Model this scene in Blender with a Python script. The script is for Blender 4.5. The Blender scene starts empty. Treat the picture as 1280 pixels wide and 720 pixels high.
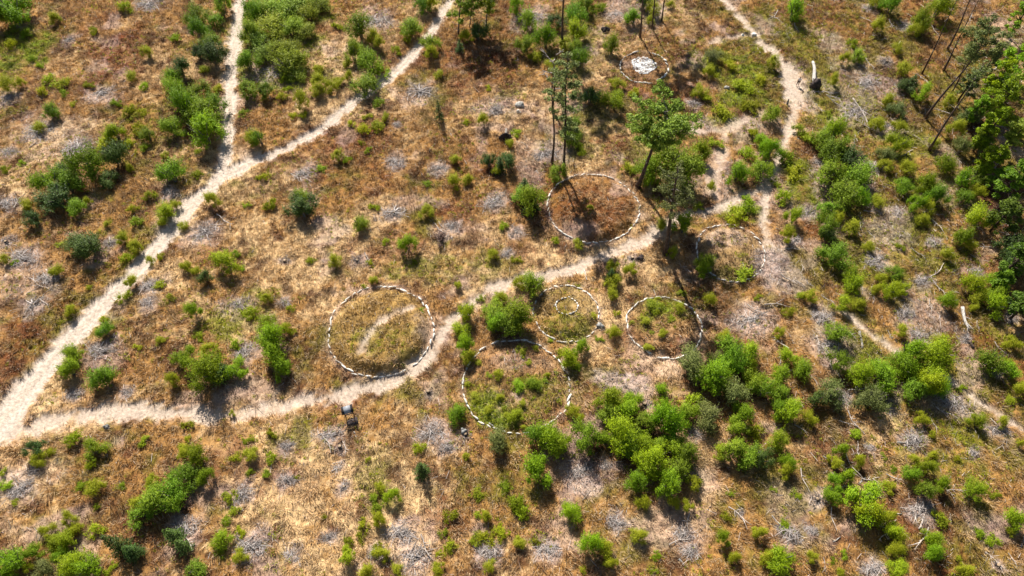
import bpy, math, random
import numpy as np

# ------------------------------------------------------------------ camera, sky, sun, exposure
scene = bpy.context.scene
COL = scene.collection
CAM_H = 75.0
FOC = 865.0
PITCH = math.radians(56)
cam_data = bpy.data.cameras.new("camera")
cam_data.sensor_width = 36.0
cam_data.lens = 36.0 * FOC / 1280.0
cam_data.clip_end = 6000.0
cam = bpy.data.objects.new("camera", cam_data)
cam.location = (0, 0, CAM_H)
cam.rotation_euler = (math.radians(90) - PITCH, 0, 0)
COL.objects.link(cam)
scene.camera = cam

SUN_ELEV = math.radians(43)
SUN_AZ = math.radians(-18)          # clockwise from +Y (the far side of the view), negative = to the left
world = bpy.data.worlds.new("World")
scene.world = world
world.use_nodes = True
wn = world.node_tree
wn.nodes.clear()
w_out = wn.nodes.new("ShaderNodeOutputWorld")
w_bg = wn.nodes.new("ShaderNodeBackground")
w_sky = wn.nodes.new("ShaderNodeTexSky")
w_sky.sky_type = 'NISHITA'
w_sky.sun_disc = False
w_sky.sun_elevation = SUN_ELEV
w_sky.sun_rotation = SUN_AZ
w_sky.air_density = 1.0
w_sky.dust_density = 1.0
w_bg.inputs["Strength"].default_value = 0.05
wn.links.new(w_sky.outputs[0], w_bg.inputs[0])
wn.links.new(w_bg.outputs[0], w_out.inputs[0])

sun_data = bpy.data.lights.new("sun", 'SUN')
sun_data.energy = 4.9
sun_data.angle = math.radians(0.5)
sun_data.color = (1.0, 0.955, 0.885)
sun = bpy.data.objects.new("sun", sun_data)
sun.rotation_euler = (math.radians(90) - SUN_ELEV, 0, -SUN_AZ + math.pi)
sun.location = (0, 0, 120)
COL.objects.link(sun)
from mathutils import Vector
_sd = Vector((math.sin(SUN_AZ) * math.cos(SUN_ELEV), math.cos(SUN_AZ) * math.cos(SUN_ELEV), math.sin(SUN_ELEV)))
sun.rotation_euler = _sd.to_track_quat('Z', 'Y').to_euler()

scene.view_settings.view_transform = 'Standard'
scene.view_settings.look = 'None'
scene.view_settings.gamma = 1.0
scene.view_settings.use_curve_mapping = False
scene.view_settings.exposure = 1.04
try:
    scene.cycles.max_bounces = 5
    scene.cycles.diffuse_bounces = 2
    scene.cycles.transmission_bounces = 3
    scene.cycles.glossy_bounces = 1
except Exception:
    pass

# ------------------------------------------------------------------ helpers: survey, noise, meshes
rng = np.random.default_rng(7)
random.seed(7)


def at(u, v, z=0.0):
    """point of the photograph -> place on the terrain (at height z)"""
    cp, sp = math.cos(PITCH), math.sin(PITCH)
    dx = u - 640.0
    dy = cp * FOC + sp * (360.0 - v)
    dz = -sp * FOC + cp * (360.0 - v)
    t = (z - CAM_H) / dz
    return dx * t, dy * t


def seen(x, y, z=0.0):
    cp, sp = math.cos(PITCH), math.sin(PITCH)
    dz = z - CAM_H
    depth = y * cp - dz * sp
    up = y * sp + dz * cp
    return 640 + FOC * x / depth, 360 - FOC * up / depth


def mpp(v):
    """metres per photo pixel across, and along the ground, at image row v"""
    x0, y0 = at(640, v)
    x1, y1 = at(641, v)
    x2, y2 = at(640, v - 1)
    return x1 - x0, y2 - y0


def _hash(ix, iy, seed):
    h = (ix.astype(np.int64) * 374761393 + iy.astype(np.int64) * 668265263 + seed * 1442695041) & 0xFFFFFFFF
    h = ((h ^ (h >> 13)) * 1274126177) & 0xFFFFFFFF
    h = (h ^ (h >> 16)) & 0xFFFFFFFF
    return h.astype(np.float64) / 4294967295.0


def vnoise(x, y, seed=0):
    ix = np.floor(x); iy = np.floor(y)
    fx = x - ix; fy = y - iy
    fx = fx * fx * (3 - 2 * fx); fy = fy * fy * (3 - 2 * fy)
    a = _hash(ix, iy, seed); b = _hash(ix + 1, iy, seed)
    c = _hash(ix, iy + 1, seed); d = _hash(ix + 1, iy + 1, seed)
    return (a * (1 - fx) + b * fx) * (1 - fy) + (c * (1 - fx) + d * fx) * fy


def fbm(x, y, seed=0, octv=4, scale=1.0):
    s = 0.0; amp = 1.0; tot = 0.0
    x = x / scale; y = y / scale
    for i in range(octv):
        s = s + amp * vnoise(x + 17.3 * i, y - 9.1 * i, seed + i)
        tot += amp; amp *= 0.55
        x, y = 1.62 * x + 1.18 * y, -1.18 * x + 1.62 * y
    return s / tot


def sstep(a, b, x):
    t = np.clip((x - a) / (b - a), 0, 1)
    return t * t * (3 - 2 * t)


def mesh_np(name, V, F, mat=None, col=None, smooth=False):
    V = np.asarray(V, dtype=np.float32); F = np.asarray(F, dtype=np.int32)
    me = bpy.data.meshes.new(name)
    n, k = F.shape
    me.vertices.add(len(V)); me.vertices.foreach_set("co", V.ravel())
    me.loops.add(n * k); me.loops.foreach_set("vertex_index", F.ravel())
    me.polygons.add(n)
    me.polygons.foreach_set("loop_start", np.arange(0, n * k, k, dtype=np.int32))
    me.polygons.foreach_set("loop_total", np.full(n, k, dtype=np.int32))
    if smooth:
        me.polygons.foreach_set("use_smooth", np.ones(n, dtype=bool))
    me.update(calc_edges=True)
    if col is not None:
        a = me.attributes.new("tint", 'FLOAT_COLOR', 'POINT')
        c = np.ones((len(V), 4), dtype=np.float32); c[:, :3] = col
        a.data.foreach_set("color", c.ravel())
    if mat is not None:
        me.materials.append(mat)
    return me


def link(name, data, parent=None, loc=None):
    o = bpy.data.objects.new(name, data)
    COL.objects.link(o)
    if parent is not None:
        o.parent = parent
    if loc is not None:
        o.location = loc
    return o


def tag(o, label=None, cat=None, group=None, kind=None):
    if label: o["label"] = label
    if cat: o["category"] = cat
    if group: o["group"] = group
    if kind: o["kind"] = kind
    return o


class MB:
    """collects tubes, boxes and blobs, all as quads/triangles padded to quads, into one mesh"""
    def __init__(self):
        self.V = []; self.F = []; self.n = 0

    def add(self, V, F):
        self.V.append(np.asarray(V, float)); self.F.append(np.asarray(F, int) + self.n); self.n += len(V)

    def tube(self, pts, rad, sides=6, cap=True):
        pts = np.asarray(pts, float); rad = np.broadcast_to(np.asarray(rad, float), (len(pts),))
        tang = np.gradient(pts, axis=0)
        rings = []
        up = np.array([0.13, 0.21, 1.0])
        for i, p in enumerate(pts):
            t = tang[i] / (np.linalg.norm(tang[i]) + 1e-9)
            ref = up if abs(t @ up) < 0.95 else np.array([1.0, 0.1, 0])
            a = np.cross(t, ref); a /= np.linalg.norm(a)
            b = np.cross(t, a)
            ang = np.linspace(0, 2 * math.pi, sides, endpoint=False)
            rings.append(p + rad[i] * (np.outer(np.cos(ang), a) + np.outer(np.sin(ang), b)))
        V = np.concatenate(rings); F = []
        for i in range(len(pts) - 1):
            for s in range(sides):
                s2 = (s + 1) % sides
                F.append((i * sides + s, i * sides + s2, (i + 1) * sides + s2, (i + 1) * sides + s))
        if cap and sides >= 6:
            V = np.vstack([V, pts[0], pts[-1]])
            c0, c1 = len(V) - 2, len(V) - 1
            L = (len(pts) - 1) * sides
            for s in range(0, sides, 2):
                F.append((c0, (s + 2) % sides, (s + 1) % sides, s))
                F.append((c1, L + s, L + (s + 1) % sides, L + (s + 2) % sides))
        self.add(V, F)

    def box(self, c, half, rz=0.0, rx=0.0):
        c = np.asarray(c, float)
        V = np.array([(x, y, z) for x in (-1, 1) for y in (-1, 1) for z in (-1, 1)], float) * np.asarray(half)
        cx, sx = math.cos(rx), math.sin(rx)
        V = V @ np.array([[1, 0, 0], [0, cx, sx], [0, -sx, cx]])
        cz, sz = math.cos(rz), math.sin(rz)
        V = V @ np.array([[cz, sz, 0], [-sz, cz, 0], [0, 0, 1]]) + c
        F = [(0, 1, 3, 2), (4, 6, 7, 5), (0, 4, 5, 1), (2, 3, 7, 6), (0, 2, 6, 4), (1, 5, 7, 3)]
        self.add(V, F)

    def blob(self, c, rad, seed=0, rough=0.2, seg=10, flat=0.0):
        r = np.random.default_rng(seed)
        nu, nv = seg, max(4, seg // 2)
        V = []
        ph = r.uniform(0, 6.28, 6); fr = r.integers(1, 4, 6)
        for j in range(nv + 1):
            th = math.pi * j / nv
            for i in range(nu):
                a = 2 * math.pi * i / nu
                k = 1 + rough * (0.5 * math.sin(fr[0] * a + ph[0]) * math.sin(th) + 0.35 * math.sin(fr[1] * a + 2 * th + ph[1]) * math.sin(th)
                                 + 0.3 * math.sin(3 * th + ph[2])) + (r.uniform(-.3, .3) * rough * math.sin(th))
                V.append((rad[0] * k * math.sin(th) * math.cos(a), rad[1] * k * math.sin(th) * math.sin(a), rad[2] * k * math.cos(th)))
        V = np.array(V) + np.asarray(c)
        F = []
        for j in range(nv):
            for i in range(nu):
                i2 = (i + 1) % nu
                F.append((j * nu + i, (j + 1) * nu + i, (j + 1) * nu + i2, j * nu + i2))
        self.add(V, F)

    def mesh(self, name, mat, smooth=True, col=None):
        return mesh_np(name, np.concatenate(self.V), np.concatenate(self.F), mat, col, smooth)


# ------------------------------------------------------------------ materials
def new_mat(name):
    m = bpy.data.materials.new(name); m.use_nodes = True
    nt = m.node_tree; nt.nodes.clear()
    return m, nt, nt.nodes, nt.links


def noisy(name, c1, c2, scale=3.0, rough=0.9, bump=0.4, c3=None, stretch=(1, 1, 1), dist=0.05):
    m, nt, N, L = new_mat(name)
    out = N.new("ShaderNodeOutputMaterial"); b = N.new("ShaderNodeBsdfPrincipled")
    b.inputs["Roughness"].default_value = rough
    b.inputs["Specular IOR Level"].default_value = 0.25
    tc = N.new("ShaderNodeTexCoord"); mp = N.new("ShaderNodeMapping"); mp.inputs["Scale"].default_value = stretch
    no = N.new("ShaderNodeTexNoise"); no.inputs["Scale"].default_value = scale; no.inputs["Detail"].default_value = 6
    cr = N.new("ShaderNodeValToRGB")
    cr.color_ramp.elements[0].position = 0.32; cr.color_ramp.elements[0].color = (*c1, 1)
    cr.color_ramp.elements[1].position = 0.68; cr.color_ramp.elements[1].color = (*c2, 1)
    if c3:
        e = cr.color_ramp.elements.new(0.5); e.color = (*c3, 1)
    oi = N.new("ShaderNodeObjectInfo")
    hs = N.new("ShaderNodeHueSaturation")
    mr = N.new("ShaderNodeMapRange"); mr.inputs[3].default_value = 0.8; mr.inputs[4].default_value = 1.2
    L.new(oi.outputs["Random"], mr.inputs[0]); L.new(mr.outputs[0], hs.inputs["Value"])
    L.new(tc.outputs["Object"], mp.inputs[0]); L.new(mp.outputs[0], no.inputs[0])
    L.new(no.outputs["Fac"], cr.inputs[0]); L.new(cr.outputs[0], hs.inputs["Color"]); L.new(hs.outputs[0], b.inputs["Base Color"])
    bp = N.new("ShaderNodeBump"); bp.inputs["Strength"].default_value = bump; bp.inputs["Distance"].default_value = dist
    L.new(no.outputs["Fac"], bp.inputs["Height"]); L.new(bp.outputs[0], b.inputs["Normal"])
    L.new(b.outputs[0], out.inputs[0])
    return m


def leaf_mat(name, c_lo, c_hi, trans=0.35, hue=0.02, val=(0.75, 1.25)):
    """leaf colour varies from leaf to leaf (per island) and from plant to plant"""
    m, nt, N, L = new_mat(name)
    out = N.new("ShaderNodeOutputMaterial"); b = N.new("ShaderNodeBsdfPrincipled")
    b.inputs["Roughness"].default_value = 0.6
    b.inputs["Specular IOR Level"].default_value = 0.25
    tr = N.new("ShaderNodeBsdfTranslucent"); mx = N.new("ShaderNodeMixShader"); mx.inputs[0].default_value = trans
    ge = N.new("ShaderNodeNewGeometry"); cr = N.new("ShaderNodeValToRGB")
    cr.color_ramp.elements[0].position = 0.0; cr.color_ramp.elements[0].color = (*c_lo, 1)
    cr.color_ramp.elements[1].position = 1.0; cr.color_ramp.elements[1].color = (*c_hi, 1)
    L.new(ge.outputs["Random Per Island"], cr.inputs[0])
    oi = N.new("ShaderNodeObjectInfo"); hs = N.new("ShaderNodeHueSaturation")
    mr = N.new("ShaderNodeMapRange"); mr.inputs[3].default_value = val[0]; mr.inputs[4].default_value = val[1]
    mh = N.new("ShaderNodeMapRange"); mh.inputs[3].default_value = 0.5 - hue; mh.inputs[4].default_value = 0.5 + hue
    mu = N.new("ShaderNodeMath"); mu.operation = 'MULTIPLY'; mu.inputs[1].default_value = 7.31
    fr = N.new("ShaderNodeMath"); fr.operation = 'FRACT'
    L.new(oi.outputs["Random"], mr.inputs[0]); L.new(mr.outputs[0], hs.inputs["Value"])
    L.new(oi.outputs["Random"], mu.inputs[0]); L.new(mu.outputs[0], fr.inputs[0]); L.new(fr.outputs[0], mh.inputs[0])
    L.new(mh.outputs[0], hs.inputs["Hue"])
    L.new(cr.outputs[0], hs.inputs["Color"])
    L.new(hs.outputs[0], b.inputs["Base Color"]); L.new(hs.outputs[0], tr.inputs["Color"])
    L.new(b.outputs[0], mx.inputs[1]); L.new(tr.outputs[0], mx.inputs[2]); L.new(mx.outputs[0], out.inputs[0])
    return m


def tint_mat(name, trans=0.0, rough=0.85, island=0.35, noise=0.0):
    """colour comes from the surface's own 'tint' attribute, varied per blade"""
    m, nt, N, L = new_mat(name)
    out = N.new("ShaderNodeOutputMaterial"); b = N.new("ShaderNodeBsdfPrincipled")
    b.inputs["Roughness"].default_value = rough; b.inputs["Specular IOR Level"].default_value = 0.2
    at_ = N.new("ShaderNodeAttribute"); at_.attribute_name = "tint"
    L.new(at_.outputs["Color"], b.inputs["Base Color"])
    if trans > 0:
        tr = N.new("ShaderNodeBsdfTranslucent"); mx = N.new("ShaderNodeMixShader"); mx.inputs[0].default_value = trans
        L.new(at_.outputs["Color"], tr.inputs["Color"])
        L.new(b.outputs[0], mx.inputs[1]); L.new(tr.outputs[0], mx.inputs[2]); L.new(mx.outputs[0], out.inputs[0])
    else:
        L.new(b.outputs[0], out.inputs[0])
    return m


def ground_mat():
    m, nt, N, L = new_mat("ground_soil")
    out = N.new("ShaderNodeOutputMaterial"); b = N.new("ShaderNodeBsdfPrincipled")
    b.inputs["Roughness"].default_value = 0.95; b.inputs["Specular IOR Level"].default_value = 0.1
    a = N.new("ShaderNodeAttribute"); a.attribute_name = "tint"
    tc = N.new("ShaderNodeTexCoord")
    n1 = N.new("ShaderNodeTexNoise"); n1.inputs["Scale"].default_value = 2.6; n1.inputs["Detail"].default_value = 7; n1.inputs["Roughness"].default_value = 0.7
    n2 = N.new("ShaderNodeTexNoise"); n2.inputs["Scale"].default_value = 9.0; n2.inputs["Detail"].default_value = 4
    L.new(tc.outputs["Object"], n1.inputs[0]); L.new(tc.outputs["Object"], n2.inputs[0])
    mr = N.new("ShaderNodeMapRange"); mr.inputs[1].default_value = 0.3; mr.inputs[2].default_value = 0.7
    mr.inputs[3].default_value = 0.55; mr.inputs[4].default_value = 1.42
    L.new(n1.outputs["Fac"], mr.inputs[0])
    vm = N.new("ShaderNodeVectorMath"); vm.operation = 'SCALE'
    L.new(a.outputs["Color"], vm.inputs[0]); L.new(mr.outputs[0], vm.inputs["Scale"])
    L.new(vm.outputs[0], b.inputs["Base Color"])
    ad = N.new("ShaderNodeMath"); ad.operation = 'ADD'
    L.new(n1.outputs["Fac"], ad.inputs[0]); L.new(n2.outputs["Fac"], ad.inputs[1])
    bp = N.new("ShaderNodeBump"); bp.inputs["Strength"].default_value = 0.6; bp.inputs["Distance"].default_value = 0.12
    L.new(ad.outputs[0], bp.inputs["Height"]); L.new(bp.outputs[0], b.inputs["Normal"])
    L.new(b.outputs[0], out.inputs[0])
    return m


M_ground = ground_mat()
M_grass = tint_mat("dry_grass", trans=0.25)
M_twig = tint_mat("weathered_twigs", trans=0.0)
M_stone = noisy("pale_granite", (0.42, 0.39, 0.33), (0.82, 0.78, 0.70), 3.5, c3=(0.68, 0.64, 0.56))
M_cobble = noisy("white_cobbles", (0.55, 0.54, 0.52), (0.85, 0.84, 0.82), 6.0)
M_boulder = noisy("lichened_boulder", (0.10, 0.09, 0.08), (0.55, 0.52, 0.46), 3.2, c3=(0.34, 0.32, 0.28))
M_rock = noisy("grey_boulder", (0.10, 0.10, 0.09), (0.45, 0.43, 0.40), 3.0, c3=(0.26, 0.25, 0.23))
M_bark = noisy("pine_bark", (0.05, 0.033, 0.024), (0.17, 0.115, 0.085), 9.0, stretch=(1, 1, .25), c3=(0.07, 0.045, 0.033))
M_limb = noisy("grey_limb", (0.10, 0.085, 0.07), (0.24, 0.21, 0.18), 6.0)
M_dead = noisy("bleached_wood", (0.20, 0.16, 0.13), (0.60, 0.52, 0.45), 6.0, stretch=(1, 1, .3))
M_birch = noisy("birch_bark", (0.12, 0.10, 0.085), (0.50, 0.46, 0.42), 7.5, c3=(0.36, 0.33, 0.29))
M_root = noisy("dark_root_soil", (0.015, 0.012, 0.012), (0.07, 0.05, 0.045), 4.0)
M_cut = noisy("cut_wood", (0.25, 0.17, 0.10), (0.42, 0.31, 0.2), 6.0)
M_leaf = {
    'b': leaf_mat("broom_green", (0.12, 0.20, 0.003), (0.38, 0.52, 0.008), 0.42, 0.024, (0.68, 1.15)),
    'g': leaf_mat("birch_green", (0.115, 0.20, 0.006), (0.33, 0.48, 0.024), 0.42, 0.02, (0.65, 1.08)),
    'e': leaf_mat("deep_green_crown", (0.05, 0.10, 0.006), (0.18, 0.28, 0.02), 0.35, 0.02),
    'd': leaf_mat("dark_spruce_green", (0.024, 0.052, 0.006), (0.10, 0.165, 0.022), 0.2, 0.015),
    'y': leaf_mat("yellow_green_sprigs", (0.17, 0.22, 0.006), (0.45, 0.52, 0.018), 0.45, 0.025),
    'o': leaf_mat("olive_green", (0.08, 0.11, 0.022), (0.23, 0.26, 0.065), 0.3, 0.02),
    'p': leaf_mat("pine_needles", (0.09, 0.12, 0.025), (0.30, 0.36, 0.09), 0.25, 0.015),
    'f': leaf_mat("feathery_pale_green", (0.14, 0.20, 0.015), (0.42, 0.50, 0.055), 0.4, 0.02),
    'r': leaf_mat("dead_brown_sprigs", (0.07, 0.04, 0.03), (0.22, 0.14, 0.11), 0.2, 0.01),
}
M_board = noisy("grey_panel", (0.22, 0.23, 0.25), (0.34, 0.35, 0.37), 4.0, rough=0.5, bump=0.05)
M_darkwood = noisy("dark_stained_wood", (0.016, 0.013, 0.012), (0.04, 0.032, 0.03), 7.0)
M_skin = noisy("skin", (0.42, 0.25, 0.18), (0.48, 0.30, 0.22), 8.0, bump=0.02)
M_hair = noisy("dark_hair", (0.02, 0.015, 0.012), (0.05, 0.035, 0.03), 20.0)
M_shirt = noisy("white_shirt", (0.78, 0.78, 0.78), (0.85, 0.85, 0.84), 8.0, bump=0.05)
M_trousers = noisy("black_trousers", (0.012, 0.013, 0.018), (0.03, 0.03, 0.036), 8.0, bump=0.05)
M_fur = noisy("black_fur", (0.008, 0.008, 0.008), (0.03, 0.028, 0.026), 12.0)

# ------------------------------------------------------------------ survey: rings, paths, patches (photo points)
# name, left u, right u, row of widest, top v, bottom v
RINGS = [
    ('A', 411, 541, 417, 360, 473, 1.25, 'pale kerb stone in the large grassy ring left of centre'),
    ('T', 685, 797, 262, 219, 306, 0.9, 'pale kerb stone in the rust-brown ring below the twin pines'),
    ('S', 667, 749, 394, 359, 429, 0.75, 'pale kerb stone in the small ring that holds an inner circle'),
    ('R', 784, 876, 411, 373, 450, 0.85, 'pale kerb stone in the ring full of bright seedlings, right of centre'),
    ('B', 578, 712, 485, 427, 543, 0.55, 'pale kerb stone in the lower ring overgrown with green clumps'),
    ('C', 870, 955, 317, 283, 353, 0.9, 'pale kerb stone in the sandy ring beside the right-hand trail'),
    ('D', 775, 834, 86, 67, 106, 0.10, 'pale kerb stone in the far ring around a white stone paving'),
]
RG = {}
for (k, u0, u1, vm, v0, v1, hm, lab) in RINGS:
    xa, ya = at(u0, vm); xb, yb = at(u1, vm)
    _, yt = at((u0 + u1) / 2, v0); _, ybm = at((u0 + u1) / 2, v1)
    RG[k] = dict(cx=(xa + xb) / 2, cy=(yt + ybm) / 2, rx=(xb - xa) / 2, ry=(yt - ybm) / 2, h=hm, lab=lab)
RG['I'] = dict(cx=at(708, 388)[0], cy=at(708, 388)[1], rx=1.42, ry=1.25, h=0, lab='small pale stone of the inner circle inside the small ring')

PATHS = [  # (u, v, width px) , depth, strength
    ([(303, -20, 14), (300, 0, 15), (294, 50, 16), (288, 100, 17), (287, 150, 18), (284, 190, 18), (276, 218, 18)], 1.0, 'rut'),
    ([(575, -15, 8), (556, 12, 10), (540, 40, 13), (505, 80, 15), (470, 110, 16), (440, 130, 17), (400, 163, 16), (350, 190, 17), (300, 208, 20), (268, 228, 24),
      (235, 262, 25), (200, 305, 26), (160, 350, 28), (110, 400, 32), (60, 455, 36), (20, 505, 46), (0, 530, 52), (-60, 590, 60)], 1.0, 'rut'),
    ([(-60, 555, 36), (0, 545, 30), (60, 529, 24), (120, 516, 22), (200, 512, 21), (270, 521, 20), (330, 516, 22), (400, 498, 24), (450, 490, 26), (500, 475, 22),
      (537, 447, 17), (560, 405, 15), (590, 377, 14), (630, 353, 15), (690, 344, 15), (730, 331, 13), (765, 317, 14), (800, 305, 20), (820, 290, 17), (850, 270, 12),
      (890, 264, 14), (920, 250, 11), (950, 240, 12), (966, 226, 8)], 0.95, ''),
    ([(895, -15, 9), (905, 0, 9), (925, 22, 10), (945, 45, 11), (970, 70, 13), (986, 88, 18), (991, 104, 30), (991, 122, 20), (990, 150, 12), (980, 180, 11), (968, 210, 11),
      (957, 240, 11), (953, 275, 10), (958, 305, 16)], 1.0, ''),
    ([(930, 44, 8), (905, 46, 7), (885, 56, 7)], 0.7, ''),
    ([(848, 158, 14), (880, 166, 10), (905, 166, 12), (930, 152, 14), (955, 140, 10)], 0.6, ''),
    ([(905, 165, 8), (905, 190, 14), (895, 210, 24), (885, 232, 18), (895, 250, 10)], 0.6, ''),
    ([(1050, 388, 4), (1062, 398, 7), (1090, 420, 9), (1122, 443, 8)], 1.0, 'soil'),
    ([(1180, 470, 4), (1200, 488, 6), (1230, 507, 8), (1255, 525, 8), (1290, 545, 8)], 1.0, ''),
    ([(452, 445, 4), (462, 420, 9), (480, 403, 9), (515, 390, 6)], 0.8, ''),
]
# patches: u, v, ru, rv, strength : classes tan / rust / green / litter(grey-pink bare) / olive
PATCH = {
    'rust': [(145, 70, 34, 34, 1), (130, 30, 30, 20, .6), (15, 440, 40, 50, .7), (590, 70, 45, 28, .6), (600, 95, 50, 15, .5), (600, 208, 40, 18, .6), (765, 178, 25, 18, .8),
             (740, 262, 50, 36, .95), (845, 435, 28, 14, .9), (640, 455, 30, 14, .5), (1020, 555, 25, 30, .5), (1005, 500, 15, 30, .6), (840, 380, 25, 25, .4), (790, 360, 30, 25, .4),
             (1085, 690, 25, 20, .3), (770, 665, 20, 15, .4), (640, 150, 40, 25, .3), (20, 480, 20, 15, .4), (1270, 370, 20, 20, .4), (860, 120, 30, 22, .6), (440, 180, 60, 20, .25)],
    'green': [(25, 65, 42, 32, .9), (10, 90, 25, 25, .7), (350, 50, 60, 50, .6), (350, 95, 40, 20, .6), (480, 430, 36, 26, .4), (920, 85, 55, 32, .65), (930, 125, 45, 16, .7),
              (905, 150, 25, 14, .5), (1000, 45, 45, 25, .35), (1010, 250, 28, 30, .6), (930, 268, 30, 14, .7), (708, 410, 32, 18, .55), (650, 500, 48, 30, .45), (640, 470, 20, 15, .2),
              (300, 400, 45, 25, .5), (320, 380, 20, 30, .5), (540, 335, 70, 18, .35), (470, 600, 25, 40, .3), (912, 345, 24, 8, .6), (610, 515, 26, 20, .85), (640, 520, 34, 16, .9), (668, 480, 26, 12, .9), (600, 500, 16, 22, .7), (825, 388, 28, 16, .85), (808, 405, 18, 18, .7), (850, 395, 14, 14, .6), (350, 30, 55, 36, .9), (1000, 215, 20, 20, .6), (170, 180, 60, 60, .25),
              (170, 330, 30, 40, .35), (1110, 200, 60, 60, .4), (1150, 330, 70, 60, .35), (1100, 460, 60, 40, .35), (1190, 560, 60, 50, .3), (1080, 300, 50, 50, .3), (560, 215, 30, 14, .2), (830, 400, 30, 20, .3), (1060, 140, 50, 60, .3), (215, 290, 20, 15, .3), (560, 5, 30, 14, .3)],
    'litter': [(775, 480, 45, 16, .85), (800, 490, 30, 12, .6), (940, 400, 34, 22, .7), (962, 335, 22, 30, .9), (975, 320, 16, 30, .7), (970, 240, 18, 40, .4), (1000, 110, 16, 30, .6), (930, 160, 40, 14, .6), (870, 160, 36, 12, .7), (985, 345, 25, 25, .6), (900, 215, 20, 36, .5), (660, 25, 25, 20, .6), (700, 190, 25, 14, .6), (770, 15, 25, 16, .6),
               (818, 20, 16, 16, .8), (730, 600, 25, 22, .8), (765, 585, 20, 8, .6), (25, 600, 30, 20, .7), (70, 590, 20, 20, .3), (530, 400, 12, 24, .1), (620, 130, 30, 14, .5),
               (300, 385, 30, 16, .5), (250, 300, 25, 12, .5), (130, 445, 28, 20, .5), (315, 440, 22, 10, .6), (35, 350, 40, 40, .4), (650, 455, 50, 14, .3), (560, 455, 10, 40, .0),
               (912, 302, 36, 16, .45), (860, 345, 20, 14, .2), (545, 550, 35, 22, .45), (515, 690, 35, 30, .5), (415, 545, 24, 14, .5), (860, 675, 40, 22, .45), (800, 20, 40, 25, .3),
               (60, 160, 60, 22, .35), (100, 190, 50, 16, .35), (620, 380, 30, 22, .2), (1080, 120, 30, 30, .35), (980, 640, 30, 40, .3), (1030, 240, 16, 40, .5), (1080, 230, 16, 60, .6), (1110, 290, 30, 25, .5), (1150, 400, 30, 40, .5), (1035, 430, 30, 36, .6), (1190, 510, 36, 16, .4), (1100, 110, 30, 24, .5), (1060, 90, 20, 26, .3), (660, 200, 18, 40, .4), (770, 330, 35, 12, .3), (870, 155, 45, 10, .3)],
    'straw': [(560, 430, 12, 30, .4), (60, 160, 80, 30, .6), (600, 150, 80, 30, .4), (100, 660, 60, 40, .4), (560, 630, 60, 40, .5), (900, 640, 60, 30, .5), (1180, 660, 90, 40, .5),
              (250, 580, 60, 40, .5), (1010, 130, 30, 20, .5), (860, 20, 40, 20, .6), (820, 230, 20, 10, .4), (440, 280, 60, 20, .4), (350, 620, 60, 60, .4), (420, 400, 60, 50, .4),
              (1110, 60, 60, 50, .3), (40, 610, 40, 40, .4)],
}

PATCH['dark'] = [(800, 555, 95, 55, .8), (900, 480, 65, 50, .8), (1030, 240, 45, 85, .6), (1090, 475, 70, 32, .7), (1258, 250, 34, 120, .8), (1110, 645, 34, 50, .6), (1050, 560, 45, 60, .6), (700, 590, 50, 30, .6), (880, 370, 40, 40, .6), (215, 610, 40, 40, .5), (625, 400, 30, 30, .6), (75, 230, 50, 20, .5), (240, 140, 30, 60, .5), (345, 440, 20, 40, .5), (620, 80, 50, 24, .6), (660, 245, 24, 40, .6), (1100, 130, 60, 50, .35), (1180, 330, 60, 70, .4), (275, 490, 40, 18, .6), (690, 150, 30, 60, .3)]
# slash piles: u, v, r px, kind (w = weathered grey, k = dark, s = star of roots)
PILES = """48 168 25 w;100 187 24 w;130 118 24 w;15 192 14 w;88 52 12 w;188 8 20 w;12 125 14 w;525 117 24 s;495 204 17 w;620 140 14 w;549 212 13 w;335 90 24 w;472 28 24 w;380 218 18 w;
497 158 7 w;681 196 20 w;770 20 14 w;665 25 20 w;868 132 11 w;1107 80 13 k;1066 140 20 w;1085 105 18 w;1130 35 14 w;1021 205 12 w;1093 212 16 w;1104 160 16 w;1084 12 12 w;12 256 18 w;
10 305 13 k;43 382 20 s;32 325 22 w;62 350 18 w;140 305 12 w;258 290 22 w;190 358 18 w;188 380 14 w;130 440 22 w;300 382 13 w;213 243 14 w;308 440 18 w;493 268 20 s;357 328 10 k;
447 327 13 k;566 284 14 w;355 380 12 w;620 252 20 w;634 318 10 w;645 292 12 w;790 325 9 k;940 400 26 w;1008 268 16 w;994 302 12 w;1122 267 15 w;1095 327 18 w;1027 398 18 w;1037 432 24 w;
1130 394 16 w;1146 420 16 w;1152 352 14 w;1207 424 12 w;1243 467 12 w;1220 342 12 w;30 612 20 w;96 494 13 w;160 492 10 w;235 660 24 w;304 618 18 w;315 685 24 w;45 590 14 w;415 545 20 w;
426 560 9 k;360 602 15 w;431 610 11 s;425 586 9 w;540 542 22 w;560 562 15 w;500 668 22 w;520 697 24 w;470 690 14 w;412 672 12 w;362 558 12 w;612 690 18 w;536 492 8 k;366 694 14 w;
727 590 16 w;757 582 10 w;772 655 18 w;685 688 20 w;854 668 17 w;862 690 16 w;805 507 10 k;870 543 13 w;925 642 7 w;1052 498 14 w;1110 512 12 w;1142 550 20 w;1150 638 20 w;1020 625 16 k;
1243 540 18 w;1190 505 18 w;1090 712 18 w;985 668 20 w;1012 664 12 w;1244 708 9 k;1215 567 9 w;1086 560 9 w;582 545 10 k;553 297 11 k;1100 335 10 w;1165 305 12 w;820 330 0 w;1262 398 12 w"""
PILES = [(float(a), float(b), float(c), d) for a, b, c, d in (t.split() for t in PILES.replace('\n', '').split(';')) if float(c) > 0]
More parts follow.
